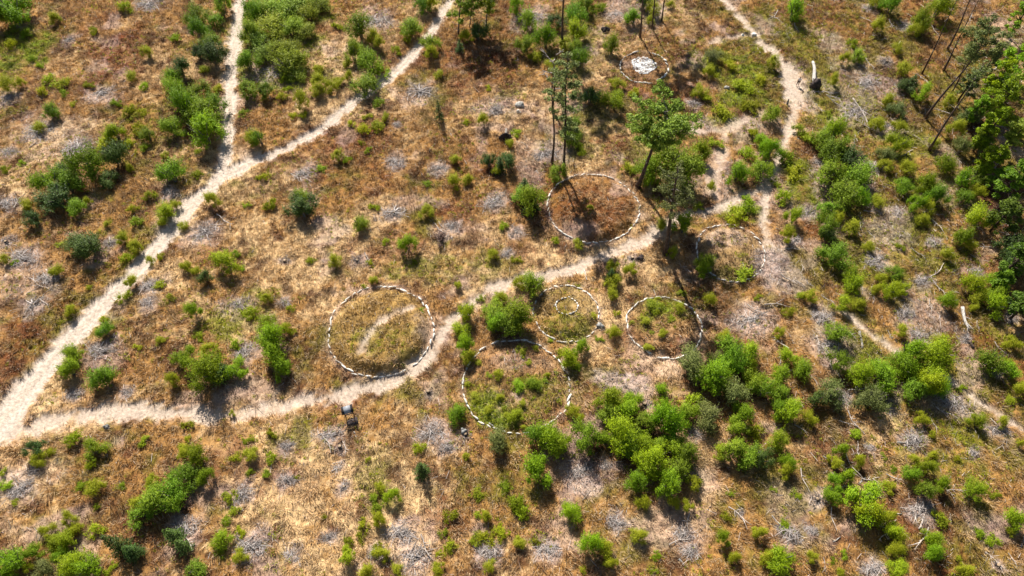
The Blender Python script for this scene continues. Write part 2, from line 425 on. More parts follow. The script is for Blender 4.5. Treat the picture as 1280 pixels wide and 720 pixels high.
# shrubs: one block per survey sheet: (u0, v0, sheet scale, "x y r kind; ...")
# kinds: b bright green broom, g fresh green birch or sallow, d dark green, o olive, y low yellow-green, r dead brown, c young spruce
SHEETS = [
(0, 0, 3.0, """45 35 58 b;200 72 22 b;355 118 18 y;470 35 25 y;550 195 22 o;660 145 20 y;735 55 34 g;745 125 30 g;800 75 28 g;835 20 30 g;742 200 26 d;788 165 32 g;802 215 34 d;
770 265 20 y;680 258 34 d;640 300 34 b;668 350 38 b;745 350 38 g;690 405 48 b;760 425 48 g;648 485 34 g;805 385 34 g;765 500 50 b;642 645 50 g;745 570 15 y;740 660 20 y;180 305 26 y;240 315 25 y;
160 350 20 y;240 350 18 y;340 322 18 y;190 422 26 b;125 225 15 y;155 250 15 y;490 290 20 o;545 328 18 y;440 390 22 y;485 425 30 y;535 420 18 y;275 395 12 y;395 535 32 y;435 500 32 b;
430 585 45 d;530 485 28 y;555 510 26 g;548 555 18 y;490 540 22 y;490 632 14 b;330 625 50 g;405 670 30 d;190 680 46 b;240 645 40 d;258 695 36 g;30 325 25 d;80 315 16 d;20 640 20 y;145 480 22 o;
940 130 36 g;950 45 30 g;930 235 34 g;920 340 34 g;910 425 18 y;945 525 24 d;620 585 13 g;85 615 14 y;105 130 22 y;50 170 26 y;820 330 20 y"""),
(320, 0, 3.0, """20 30 42 f;80 40 42 f;140 30 40 f;200 60 34 f;60 100 44 f;130 112 40 f;20 150 40 f;30 205 40 f;90 200 44 f;150 190 34 f;120 250 48 f;160 282 30 f;250 20 34 f;215 18 30 f;180 125 32 f;110 300 25 y;235 310 25 g;230 342 22 g;285 325 22 g;100 370 20 y;170 385 25 g;140 440 16 y;175 440 20 y;120 340 15 y;25 345 28 g;15 525 26 g;300 100 20 y;390 110 38 g;440 142 25 g;465 172 20 g;365 200 32 g;345 240 16 g;350 290 16 g;235 270 20 f;430 245 32 g;465 265 30 y;405 318 36 g;580 100 34 g;620 20 30 g;660 20 25 g;565 155 20 y;530 190 20 y;655 165 28 g;658 205 22 g;790 145 20 g;830 128 28 d;460 390 22 y;415 440 18 y;460 475 26 y;405 492 22 y;490 440 14 g;355 470 16 y;305 585 20 g;340 607 16 y;395 540 13 y;420 570 14 y;240 635 18 y;685 282 15 d;850 460 20 g;790 460 14 y;750 600 19 b;875 608 28 d;905 640 20 d;945 610 30 d;955 540 16 b;795 672 20 b;740 685 24 b;645 690 15 y;30 670 20 y;320 310 26 y;870 330 14 y;980 500 18 y"""),
(640, 0, 3.0, """15 25 30 b;55 80 30 g;55 165 34 g;85 212 20 g;170 85 28 d;125 145 36 b;240 120 35 b;240 48 38 g;282 18 28 g;325 32 26 y;190 165 25 g;240 176 26 g;255 225 34 g;150 245 20 o;
455 67 26 b;375 178 26 b;395 312 24 g;380 372 34 b;465 347 24 y;292 365 30 d;230 520 30 g;225 470 26 g;255 562 22 y;172 655 28 g;745 272 24 g;745 215 30 o;705 342 25 g;430 635 25 y;
520 645 44 g;590 610 62 g;660 640 60 g;705 565 34 b;518 685 28 b;895 505 24 y;938 525 26 b;950 572 28 b;845 645 42 b;885 580 26 y;935 640 34 g;745 702 18 b;780 420 34 y;900 398 34 y;
860 322 34 y;730 378 20 y;770 540 24 y;495 10 26 d;530 40 24 d;515 80 16 d;595 20 14 d;820 250 26 y;930 300 24 y"""),
(960, 0, 3.0, """100 45 36 b;15 235 24 g;20 435 28 g;405 10 22 g;465 22 34 g;410 105 24 g;332 212 26 g;286 226 18 b;240 310 20 b;320 165 20 y;640 30 38 b;568 85 34 b;552 112 22 b;485 185 20 o;
505 265 24 d;530 328 28 d;575 358 30 b;450 380 22 o;482 415 28 o;670 385 22 g;410 465 24 g;490 480 20 g;485 545 32 b;440 585 28 o;440 622 24 d;250 505 42 b;200 530 32 g;242 578 44 g;308 600 46 d;
230 660 42 g;325 655 44 g;115 490 26 y;162 528 24 y;60 595 36 y;10 565 30 b;700 490 26 b;750 440 34 o;620 542 24 o;665 612 34 g;515 632 26 b;588 692 34 b;730 672 34 b;782 668 30 g;510 697 30 g;
100 655 30 y;5 640 20 b;230 430 18 y;650 110 15 y;30 690 22 y;870 350 50 g;800 420 40 g;720 560 30 o;800 560 30 g"""),
(0, 240, 3.0, """215 25 48 d;285 55 30 g;335 40 15 g;130 100 32 d;108 45 22 g;20 255 18 g;55 270 15 y;278 208 30 o;330 200 52 d;405 122 13 g;465 175 20 b;502 200 26 g;505 115 22 y;500 72 18 y;
565 20 22 y;627 77 29 b;610 120 15 g;685 125 18 g;660 50 15 o;215 300 26 g;560 255 16 g;605 250 18 y;497 340 22 b;803 35 26 b;930 50 14 y;850 265 38 b;700 288 17 g;738 300 18 g;770 322 27 d;910 290 15 y;
730 452 28 b;770 500 15 y;400 522 28 g;385 480 16 y;270 445 20 g;475 395 28 y;470 250 24 y;600 350 18 y;640 400 20 y;600 560 15 g;785 597 25 g;750 540 20 y;695 620 36 b;785 680 58 b;890 665 32 b;
275 605 30 b;262 672 34 b;385 690 42 b;515 585 15 y;880 235 16 y;230 200 18 y;940 455 30 y;885 570 20 y;335 360 15 y;655 705 24 b;830 680 40 d"""),
(320, 240, 3.0, """175 55 52 d;160 30 34 g;65 50 28 y;385 125 30 g;440 60 20 y;635 75 24 g;570 200 30 b;205 260 15 y;295 260 20 b;440 337 15 b;405 357 12 y;890 240 18 g;925 135 20 y;485 190 15 y;
755 355 15 b;40 400 20 g;40 500 34 b;65 560 44 b;72 620 40 b;92 662 38 b;112 520 20 g;142 530 20 y;795 455 30 b;765 520 30 b;790 580 32 b;800 622 24 b;835 645 17 b;890 450 38 g;935 500 46 g;
900 500 40 b;915 395 24 b;905 690 22 b;790 705 12 y;620 450 14 y;692 178 34 r;430 272 22 r;130 440 15 y;845 405 15 y;595 265 10 y;500 560 10 y"""),
(640, 240, 3.0, """70 45 44 g;45 20 34 g;20 255 20 y;75 350 46 b;28 470 48 b;570 120 22 g;645 122 42 b;600 225 20 g;368 280 22 d;375 335 26 d;445 295 24 b;370 395 18 g;528 437 28 b;540 465 15 b;495 495 20 b;
450 490 12 b;590 490 20 y;625 445 22 b;558 540 18 b;515 585 20 b;515 540 12 y;550 405 12 b;635 380 15 y;738 258 38 b;722 290 30 b;865 305 40 y;855 312 22 b;745 410 20 b;790 550 24 o;300 467 18 y;
395 460 15 y;380 530 26 b;258 588 28 b;210 620 30 b;245 662 20 y;175 605 18 y;90 587 13 b;60 645 13 b;330 555 15 y;145 560 10 y;40 605 24 y;700 50 20 y;880 50 34 y;850 88 36 y;820 120 20 y;160 180 15 y;
250 197 17 d;290 75 14 g;35 340 24 g;920 400 16 y"""),
(560, 410, 4.8, """190 210 25 b;295 285 36 b;480 220 18 b;120 335 20 b;165 415 30 b;235 495 26 b;315 425 26 b;430 350 42 b;520 340 42 b;590 290 24 b;445 460 25 b;400 535 42 b;355 530 24 b;330 590 26 y;
510 430 20 y;660 440 15 y;420 130 22 y;460 160 20 y;640 275 22 y;50 510 40 o;280 685 68 o;200 545 12 y;340 490 18 y;460 600 22 b;410 600 20 y;330 400 14 y;580 330 20 y;250 300 20 y;395 380 22 y"""),
(960, 240, 3.0, """50 25 34 y;95 100 28 b;75 165 26 b;290 18 46 g;340 15 30 b;220 60 28 g;265 100 25 g;315 135 25 g;215 130 34 g;220 165 28 d;255 240 45 g;305 322 30 b;320 358 30 b;275 420 28 b;
340 425 22 b;155 395 24 g;75 455 20 y;400 40 22 g;550 48 30 b;635 20 34 g;580 105 24 o;735 15 28 g;790 8 25 g;600 62 24 g;790 100 38 b;735 175 34 b;745 205 20 d;845 105 25 y;665 240 20 o;380 210 20 o;
475 305 28 g;425 325 20 g;450 375 28 b;500 362 28 b;405 372 18 b;495 522 22 b;665 410 28 b;775 355 38 b;865 342 32 b;860 385 30 b;840 425 34 b;785 400 25 b;770 440 15 b;910 565 26 b;
900 205 42 d;945 200 42 d;905 260 42 d;945 290 36 d;830 630 44 g;900 670 30 b;265 535 38 g;260 640 34 g;135 665 40 b;65 615 30 b;45 690 30 b;40 530 20 g;520 610 44 b;630 600 52 b;610 650 38 g;
510 660 44 b;420 690 48 b;350 690 44 b;600 700 44 b;640 562 20 b;490 210 18 y;900 640 22 y;120 390 16 y"""),
(0, 480, 3.0, """130 240 30 d;145 282 26 d;190 255 15 g;285 210 30 y;355 248 33 b;355 390 26 b;310 390 20 y;345 310 20 y;460 380 14 y;365 462 15 y;25 385 26 y;60 450 15 y;540 220 20 y;700 155 20 y;
705 210 15 y;935 210 20 y;935 265 25 b;890 280 20 y;745 275 36 b;695 265 26 b;775 352 28 b;700 340 40 g;640 400 52 g;590 440 46 g;520 455 26 b;530 490 38 g;640 460 36 g;860 430 25 y;880 480 18 y;
835 580 28 b;830 630 20 y;855 515 20 y;905 645 25 o;745 690 35 g;510 640 28 d;265 510 26 b;290 545 24 b;185 555 26 b;212 592 30 b;262 592 30 b;240 650 28 b;280 692 40 b;335 695 44 b;360 545 30 y;
50 668 58 b;135 638 28 g;185 695 34 o;110 690 20 d;900 555 20 y;870 112 12 b;420 690 25 y;940 330 16 y;15 340 16 y;570 370 22 b"""),
(320, 480, 3.0, """755 110 30 b;65 190 22 y;60 270 25 y;40 345 20 y;155 355 10 y;790 270 14 g;615 245 26 y;900 215 44 o;940 390 25 y;825 415 25 y;735 495 32 y;830 495 15 y;865 495 20 b;705 560 22 y;
730 602 22 y;690 635 20 y;820 595 25 y;860 577 28 y;925 560 30 y;510 425 28 b;465 395 18 g;460 505 26 b;460 462 22 y;440 430 20 y;400 532 25 y;390 572 18 y;465 610 18 y;465 638 25 b;350 590 18 y;
340 652 32 b;415 705 26 b;530 705 22 b;685 702 22 b;870 690 25 o;420 285 10 o;255 500 12 y"""),
(640, 480, 3.0, """300 600 42 b;345 612 25 b;370 672 24 g;480 570 25 b;545 640 20 y;790 575 28 b;835 650 22 b;930 560 25 b;955 650 25 b;800 500 18 y;25 600 22 b;85 590 18 y;35 475 34 y;820 415 14 y;
495 450 25 o;265 700 15 y;530 705 15 y;215 485 36 b;210 500 28 g"""),
(620, 410, 3.13, """760 150 55 o;850 195 54 b;925 80 44 g;985 100 40 b;930 130 50 g;990 155 25 b;920 250 50 o;1020 210 44 g;1045 250 40 g;830 350 46 o;770 290 38 y;445 275 46 b;440 322 40 g;505 325 38 b;
540 295 28 b;645 245 28 b;650 292 24 y;680 370 58 b;630 350 40 b;745 340 40 g;575 380 40 g;480 410 58 b;515 440 48 g;430 440 30 b;572 450 38 b;350 430 44 g;300 325 24 o;325 357 20 o;610 520 50 b;
700 480 44 b;640 462 34 g;745 500 44 g;600 560 34 b;680 622 44 b;720 560 48 g;545 600 38 b;770 610 25 g;695 682 22 b;750 697 20 b;160 550 52 b;215 440 50 b;252 455 46 b;150 430 36 g;10 440 36 g;
35 630 25 y;80 690 35 y;960 345 38 b;950 395 40 g;1010 400 34 y;920 480 40 g;992 500 44 g;1030 520 38 d;870 490 25 b;575 690 22 o;870 230 40 g;800 200 34 g;860 130 30 o;690 430 34 g"""),
(960, 480, 3.0, """240 35 50 o;385 65 50 o;590 10 44 b;640 5 36 b;540 25 36 g;570 130 22 b;615 190 12 g;785 145 28 b;955 30 26 b;950 225 18 b;870 145 20 g;30 215 32 b;40 30 34 g;35 90 34 b;85 110 38 b;
20 400 15 y;75 302 28 b;65 332 22 b;265 250 28 b;250 300 24 b;282 352 34 b;258 372 28 b;335 290 22 g;330 190 22 y;230 425 32 b;352 440 58 b;375 480 46 b;440 510 26 b;460 555 30 b;487 580 25 b;480 622 25 b;
610 270 22 b;590 317 28 b;530 345 28 b;545 290 18 b;470 315 18 y;455 390 20 b;590 407 32 g;650 382 28 b;775 402 32 b;640 505 25 y;615 582 30 b;612 632 28 b;710 655 12 y;920 512 32 b;905 560 15 b;
835 590 28 y;790 560 20 y;740 705 26 b;485 702 32 b;160 655 18 b;265 705 15 b;280 640 15 y;240 660 12 y;105 420 18 y;55 530 20 y;35 655 46 b;705 280 15 y;720 20 18 y;850 415 20 y;905 65 22 y;430 270 15 y;
150 130 26 d;180 60 30 d"""),
]
SPRUCES = [(652, 570, 34, 3.6), (682, 612, 30, 3.2), (442, 600, 38, 5.0), (492, 630, 34, 3.0)]      # on sheet (0,480)
SPRUCE_PX = [(u / 3, 480 + v / 3, r / 3, h) for u, v, r, h in SPRUCES] + [
    (527, 588, 11, 3.2), (763, 345, 8, 2.6), (549, 143, 6, 4.2), (625, 210, 8, 3.0), (655, 240, 12, 3.8), (664, 258, 12, 3.4), (575, 60, 6, 2.4), (28, 325, 0, 0), (1137, 108, 9, 3.0)]
SPRUCE_PX = [s for s in SPRUCE_PX if s[2] > 0]

# ------------------------------------------------------------------ terrain functions
def ring_rel(r, x, y):
    return np.hypot((x - r['cx']) / r['rx'], (y - r['cy']) / r['ry'])


PATH_W = []
for pts, st, kd in PATHS:
    P = []
    for (u, v, w) in pts:
        x, y = at(u, v); P.append((x, y, (w + 22.0 / (w + 3)) * mpp(v)[0] * 0.5))
    P = np.array(P)
    # smooth resample
    s = np.concatenate([[0], np.cumsum(np.hypot(*np.diff(P[:, :2], axis=0).T))])
    q = np.linspace(0, s[-1], max(4, int(s[-1] / 1.2)))
    Q = np.stack([np.interp(q, s, P[:, i]) for i in range(3)], 1)
    for _ in range(3):
        Q[1:-1] = 0.25 * Q[:-2] + 0.5 * Q[1:-1] + 0.25 * Q[2:]
    PATH_W.append((Q, st, kd))


def path_field(x, y):
    """returns strength of bare path and signed rut pattern"""
    best = np.zeros_like(x); rut = np.zeros_like(x)
    nz = fbm(x, y, 40, 4, 1.6) - 0.5
    nz2 = fbm(x, y, 45, 3, 0.5) - 0.5
    for Q, st, kd in PATH_W:
        pad = 4
        m = (x > Q[:, 0].min() - pad) & (x < Q[:, 0].max() + pad) & (y > Q[:, 1].min() - pad) & (y < Q[:, 1].max() + pad)
        if not m.any():
            continue
        px = x[m]; py = y[m]
        dm = np.full(px.shape, 1e9); wm = np.ones(px.shape)
        for i in range(len(Q) - 1):
            ax, ay, aw = Q[i]; bx, by, bw = Q[i + 1]
            dx, dy = bx - ax, by - ay; l2 = dx * dx + dy * dy + 1e-9
            t = np.clip(((px - ax) * dx + (py - ay) * dy) / l2, 0, 1)
            d = np.hypot(px - ax - t * dx, py - ay - t * dy); w = aw + (bw - aw) * t
            k = (d - w) < (dm - wm)
            dm = np.where(k, d, dm); wm = np.where(k, w, wm)
        edge = (dm - wm * 0.92) / 0.62 + (nz[m] * 3.0 + nz2[m] * 2.2) * np.clip(wm / 0.9, .45, 1)
        val = st * (1 - sstep(-0.9, 1.0, edge))
        if kd == 'rut':
            rr = np.exp(-((dm - wm * 0.45) / (wm * 0.38)) ** 2)
            rut[m] = np.maximum(rut[m], rr * val)
        best[m] = np.maximum(best[m], val)
    return best, rut


def patch_field(x, y, lst, seed):
    out = np.zeros_like(x)
    nx = (fbm(x, y, seed, 4, 3.0) - 0.5) * 1.5
    for (u, v, ru, rv, s) in lst:
        cx, cy = at(u, v); mx, my = mpp(v)
        ax, ay = ru * mx, rv * my
        R = 1.6
        m = (np.abs(x - cx) < ax * R + 1) & (np.abs(y - cy) < ay * R + 1)
        if not m.any():
            continue
        d = np.hypot((x[m] - cx) / ax, (y[m] - cy) / ay) + nx[m]
        out[m] = np.maximum(out[m], s * (1 - sstep(0.55, 1.15, d)))
    return out


PILE_W = []
for (u, v, r, kd) in PILES:
    x, y = at(u, v); PILE_W.append((x, y, r * mpp(v)[0], kd))


def pile_field(x, y):
    out = np.zeros_like(x)
    nx = (fbm(x, y, 61, 4, 1.2) - 0.5) * 1.6
    for (cx, cy, r, kd) in PILE_W:
        R = r * 1.7 + .5
        m = (np.abs(x - cx) < R) & (np.abs(y - cy) < R)
        if m.any():
            d = np.hypot(x[m] - cx, y[m] - cy) / (r * 1.05) + nx[m]
            out[m] = np.maximum(out[m], 0.75 * (1 - sstep(0.35, 1.2, d)))
    return out


def height(x, y):
    x = np.asarray(x, float); y = np.asarray(y, float)
    z = (fbm(x, y, 3, 3, 9.0) - 0.5) * 0.35
    p, rut = path_field(x, y)
    tus = np.abs(fbm(x * 1.0 + 0.5 * y, y - 0.35 * x, 5, 3, 0.9) - 0.5) * 2
    z = z + (1 - p) * (0.30 * (1 - tus) + 0.34 * (fbm(x, y, 8, 2, 0.8) - 0.5)) - 0.02 * p - 0.04 * rut
    for k in 'ATSRBCD':
        r = RG[k]
        d = ring_rel(r, x, y); rm = 0.5 * (r['rx'] + r['ry'])
        z = z + r['h'] * (sstep(0.94, 0.94 - 1.25 / rm, d) * 0.62 + 0.38 * np.clip(1 - (d / 0.94) ** 2, 0, 1))
    return z


def colour(x, y, fine=True):
    """albedo of what covers the ground: straw, rust-brown moss, low green, bare litter, path sand"""
    x = np.asarray(x, float); y = np.asarray(y, float)
    straw = np.array([0.55, 0.375, 0.19]); tan = np.array([0.30, 0.158, 0.050]); brown = np.array([0.105, 0.045, 0.020])
    olive = np.array([0.14, 0.125, 0.015]); green = np.array([0.17, 0.225, 0.018]); rust = np.array([0.17, 0.055, 0.020])
    litter = np.array([0.42, 0.31, 0.26]); sand = np.array([0.45, 0.355, 0.275]); rutc = np.array([0.49, 0.405, 0.325])
    big = fbm(x, y, 11, 4, 14.0); mid = fbm(x, y, 21, 4, 4.0); sm = fbm(x + 0.6 * y, (y - 0.6 * x) * 1.5, 31, 4, 1.0)
    c = tan + np.zeros(x.shape + (3,))
    def mixc(c, col, w):
        w = np.clip(w, 0, 1)[..., None]
        return c * (1 - w) + col * w
    straw_w = patch_field(x, y, PATCH['straw'], 71)
    right = sstep(18, 60, x) * 0.12
    c = mixc(c, straw, sstep(0.465, 0.64, 0.45 * big + 0.25 * mid + 0.30 * sm + 0.09 * straw_w - right * 0.4) * 0.95)
    c = mixc(c, olive, sstep(0.50, 0.66, fbm(x, y, 81, 4, 6.0) * 0.65 + 0.35 * fbm(x, y, 85, 3, 1.3) + right * 1.0 - 0.05 * sstep(10, -30, x)) * 0.8)
    c = mixc(c, brown, sstep(0.52, 0.68, fbm(x, y, 91, 5, 3.2) * 0.6 + 0.4 * fbm(x, y, 95, 3, 0.9)) * 0.9)
    c = mixc(c, rust, sstep(0.575, 0.71, fbm(x, y, 101, 4, 7.0) * 0.7 + 0.3 * sm) * 0.7)
    c = mixc(c, brown, patch_field(x, y, PATCH['dark'], 79) * (0.35 + 0.9 * sstep(.40, .6, mid)))
    rw = patch_field(x, y, PATCH['rust'], 73)
    c = mixc(c, rust, rw * (0.35 + 0.75 * sstep(0.38, 0.6, sm)))
    gw = patch_field(x, y, PATCH['green'], 75)
    c = mixc(c, green, gw * (0.35 + 0.8 * sstep(0.42, 0.6, fbm(x, y, 111, 3, 1.2))))
    # ring interiors
    for k, col, s in (('A', np.array([0.29, 0.19, 0.055]), .55), ('T', np.array([0.25, 0.115, 0.03]), .7), ('C', np.array([0.34, 0.23, 0.11]), .6), ('S', np.array([0.22, 0.15, 0.04]), .5),
                      ('R', np.array([0.26, 0.13, 0.05]), .6), ('B', np.array([0.30, 0.165, 0.075]), .6), ('D', np.array([0.22, 0.11, 0.05]), .8)):
        d = ring_rel(RG[k], x, y)
        c = mixc(c, col * (0.7 + 0.6 * sm[..., None]), s * (1 - sstep(0.9, 1.0, d)) * (1 - 0.95 * gw) * (1 - 0.6 * rw))
        c = mixc(c, litter, 0.5 * np.exp(-((d - 1.02) / 0.05) ** 2) * sstep(0.3, .6, mid))
    lw = np.maximum(patch_field(x, y, PATCH['litter'], 77), pile_field(x, y))
    lw = np.maximum(lw, 0.5 * sstep(0.60, 0.72, fbm(x, y, 121, 5, 5.0)))
    c = mixc(c, litter * (0.65 + 0.7 * fbm(x, y, 125, 3, 0.5)[..., None]), lw * 0.9)
    p, rut = path_field(x, y)
    side = np.clip(p * 2.2, 0, 1) * (1 - sstep(0.3, 0.8, p))
    c = mixc(c, litter * 1.05, side * 0.35)
    pt = fbm(x, y, 141, 4, 2.2)
    c = mixc(c, tan * 1.2, (p > 0) * sstep(.58, .70, pt) * .4)
    p = p * (1 - .25 * sstep(.56, .70, pt) * (1 - rut))
    c = mixc(c, sand * (0.82 + 0.36 * fbm(x, y, 131, 4, 0.9)[..., None]), sstep(0.2, 0.95, p) * 0.92)
    c = mixc(c, rutc * (0.85 + 0.3 * fbm(x, y, 135, 4, 1.5)[..., None]), rut * 1.0)
    return c, p, lw, gw


# ------------------------------------------------------------------ ground: one sheet out to the horizon
def axis(lo, hi, step, far):
    core = np.arange(lo, hi + step * 0.5, step)
    ext = []
    s = step; t = 0
    while t < far:
        s *= 1.07; t += s; ext.append(t)
    ext = np.array(ext)
    return np.concatenate([(core[0] - ext)[::-1], core, core[-1] + ext])


gx = axis(-100, 100, 0.22, 2500); gy = axis(10, 122, 0.22, 2500)
GX, GY = np.meshgrid(gx, gy)
GZ = height(GX, GY)
GC, _, _, _ = colour(GX, GY)
nx_, ny_ = len(gx), len(gy)
V = np.stack([GX.ravel(), GY.ravel(), GZ.ravel()], 1)
ii = np.arange(nx_ * ny_).reshape(ny_, nx_)
F = np.stack([ii[:-1, :-1].ravel(), ii[:-1, 1:].ravel(), ii[1:, 1:].ravel(), ii[1:, :-1].ravel()], 1)
ground = link("ground", mesh_np("ground", V, F, M_ground, GC.reshape(-1, 3), smooth=True))
tag(ground, kind="structure")


def bilinear(x, y):
    i = np.clip(np.searchsorted(gx, x) - 1, 0, nx_ - 2); j = np.clip(np.searchsorted(gy, y) - 1, 0, ny_ - 2)
    fx = (x - gx[i]) / (gx[i + 1] - gx[i]); fy = (y - gy[j]) / (gy[j + 1] - gy[j])
    return GZ[j, i] * (1 - fx) * (1 - fy) + GZ[j, i + 1] * fx * (1 - fy) + GZ[j + 1, i] * (1 - fx) * fy + GZ[j + 1, i + 1] * fx * fy


def gz(x, y):
    return float(bilinear(np.array([x]), np.array([y]))[0])


# ------------------------------------------------------------------ grass (nobody could count it)
def blades(n_tuft, per, seed, lo=10, hi=121):
    r = np.random.default_rng(seed)
    tx = r.uniform(-98, 98, n_tuft * 2); ty = r.uniform(lo, hi, n_tuft * 2)
    keep = np.abs(tx) < 0.66 * ty + 45                       # the wedge of land the view takes in, with a margin
    tx, ty = tx[keep][:n_tuft], ty[keep][:n_tuft]
    c, p, lw, gw = colour(tx, ty)
    dens = fbm(tx, ty, 201, 3, 1.6)
    k = (p < 0.35) & (r.random(len(tx)) > lw * 0.75) & (r.random(len(tx)) < 0.45 + 1.1 * dens)
    tx, ty, c, gw = tx[k], ty[k], c[k], gw[k]
    n = len(tx)
    flow = 3.9 + (fbm(tx, ty, 211, 3, 7.0) - 0.5) * 9.0
    sz = (0.5 + 1.0 * fbm(tx, ty, 221, 3, 2.0)) * r.uniform(0.7, 1.3, n)
    T = np.repeat(np.arange(n), per)
    m = len(T)
    bx = tx[T] + r.normal(0, 0.17, m); by = ty[T] + r.normal(0, 0.17, m)
    bz = bilinear(bx, by) - 0.02
    ox, oy = bx - tx[T], by - ty[T]
    a = np.arctan2(0.9 * np.sin(flow[T]) + oy / 0.17, 0.9 * np.cos(flow[T]) + ox / 0.17) + r.normal(0, 0.35, m)
    L = 0.56 * sz[T] * r.uniform(0.6, 1.3, m); tilt = np.clip(r.normal(0.95, 0.28, m), 0.2, 1.45)
    w = 0.032 * r.uniform(0.7, 1.5, m)
    dx, dy = np.cos(a), np.sin(a)
    sa = a + math.pi / 2 + r.normal(0, 0.5, m)
    sx, sy = np.cos(sa) * w, np.sin(sa) * w
    b1 = np.stack([bx - sx, by - sy, bz], 1); b2 = np.stack([bx + sx, by + sy, bz], 1)
    t1 = np.stack([bx + dx * L * np.sin(tilt) + sx * .5, by + dy * L * np.sin(tilt) + sy * .5, bz + L * np.cos(tilt) + 0.03], 1)
    V = np.stack([b1, b2, t1], 1).reshape(-1, 3)
    F = np.arange(m * 3).reshape(-1, 3)
    cc = c[T] * (r.uniform(0.42, 1.65, n)[T] * r.uniform(0.82, 1.25, m))[:, None]
    straw = np.array([0.66, 0.49, 0.30])
    s = (r.random(m) < (0.10 + 0.7 * (r.random(n)[T] < .3)) * (1 - 0.7 * gw[T]))[:, None]
    cc = np.where(s, 0.45 * cc + 0.55 * straw * r.uniform(.6, 1.25, m)[:, None], cc)
    C = np.repeat(np.clip(cc, 0, 0.8), 3, axis=0)
    return V, F, C


V, F, C = blades(118000, 11, 301, 10, 136)
tag(link("grass", mesh_np("grass", V, F, M_grass, C)), "dry straw and olive grass covering the heath between the trails", "grass", kind="stuff")


# loose twigs in the cleared spots
def twigs(n, seed):
    r = np.random.default_rng(seed)
    x = r.uniform(-96, 96, n * 6); y = r.uniform(11, 119, n * 6)
    lw = np.maximum(patch_field(x, y, PATCH['litter'], 77), pile_field(x, y))
    right = sstep(25, 60, x) * 0.12
    k = (r.random(len(x)) < lw ** 1.3 + 0.025 + right * (fbm(x, y, 401, 3, 5.0) > 0.5)) & (path_field(x, y)[0] < 0.3)
    x, y = x[k][:n], y[k][:n]; m = len(x)
    a = r.uniform(0, math.pi * 2, m); L = r.gamma(2.2, 0.17, m) + 0.15; w = r.uniform(0.012, 0.030, m)
    z = bilinear(x, y) + r.uniform(0.02, 0.22, m); el = r.normal(0, 0.16, m)
    d = np.stack([np.cos(a) * np.cos(el), np.sin(a) * np.cos(el), np.sin(el)], 1) * L[:, None] * 0.5
    s = np.stack([-np.sin(a), np.cos(a), np.zeros(m)], 1) * w[:, None]; u = np.array([0, 0, 1.0]) * w[:, None]
    c = np.stack([x, y, z], 1)
    P = [c - d - s, c - d + s, c - d + u * 1.6, c + d - s * .6, c + d + s * .6, c + d + u * 1.2]
    V = np.stack(P, 1).reshape(-1, 3)
    b = (np.arange(m) * 6)[:, None]
    F = np.concatenate([b + np.array([0, 3, 5, 2]), b + np.array([1, 2, 5, 4])])
    g = r.uniform(0.12, 0.6, m)[:, None] * np.array([1.0, 0.86, 0.76])
    return V, F, np.repeat(g, 6, axis=0)


V, F, C = twigs(42000, 402)
tag(link("twig_litter", mesh_np("twig_litter", V, F, M_twig, C)), "bleached twigs and bark strewn over the cleared heath", "twigs", kind="stuff")
# ------------------------------------------------------------------ stone rings: every stone is a thing
def stone_mesh(seed):
    b = MB(); r = np.random.default_rng(seed)
    b.blob((0, 0, 0.05), (0.46 * r.uniform(.80, 1.1), 0.115 * r.uniform(.85, 1.15), 0.13 * r.uniform(.8, 1.2)), seed, 0.28, 10)
    return b.mesh("kerb_stone", M_stone, smooth=False)


STONES = [stone_mesh(500 + i) for i in range(9)]


def ring_stones(k, spacing, size, group):
    r = RG[k]; rr = np.random.default_rng(hash_seed(k))
    per = math.pi * (r['rx'] + r['ry']); n = int(per / spacing)
    ph = rr.uniform(0, 6.28, 3)
    for i in range(n):
        a = 2 * math.pi * (i + rr.uniform(-.12, .12)) / n
        wob = 1 + 0.018 * math.sin(2 * a + ph[0]) + 0.013 * math.sin(3 * a + ph[1]) + 0.008 * math.sin(7 * a + ph[2]) + rr.normal(0, .05) / r['rx']
        if rr.random() < .05: continue
        x = r['cx'] + r['rx'] * wob * math.cos(a); y = r['cy'] + r['ry'] * wob * math.sin(a)
        tang = math.atan2(r['ry'] * math.cos(a), -r['rx'] * math.sin(a))
        o = link("kerb_stone", STONES[rr.integers(0, len(STONES))], None, (x, y, gz(x, y) + 0.05 + rr.uniform(-.05, .03)))
        o.rotation_euler = (rr.uniform(-.12, .12), rr.uniform(-.12, .12), tang + rr.normal(0, .16))
        s = size * rr.uniform(0.72, 1.2)
        o.scale = (s * spacing / 0.80 * rr.uniform(.92, 1.08), s * rr.uniform(.75, 1.2), s * rr.uniform(.8, 1.25))
        tag(o, r['lab'], "stone", group)


def hash_seed(s):
    return sum(ord(ch) * (i + 3) for i, ch in enumerate(s)) + 900


for k, sp, sz, g in (('A', .84, .98, 'kerb stones of the large grassy ring'), ('T', .84, .95, 'kerb stones of the rust-brown ring'), ('S', .76, .92, 'kerb stones of the small ring'),
                     ('R', .74, 1.05, 'kerb stones of the seedling ring'), ('B', .86, 1.0, 'kerb stones of the lower overgrown ring'),
                     ('C', .80, .98, 'kerb stones of the sandy ring'), ('D', .78, 1.0, 'kerb stones of the far ring'), ('I', .42, .85, 'small stones of the inner circle')):
    ring_stones(k, sp, sz, g)

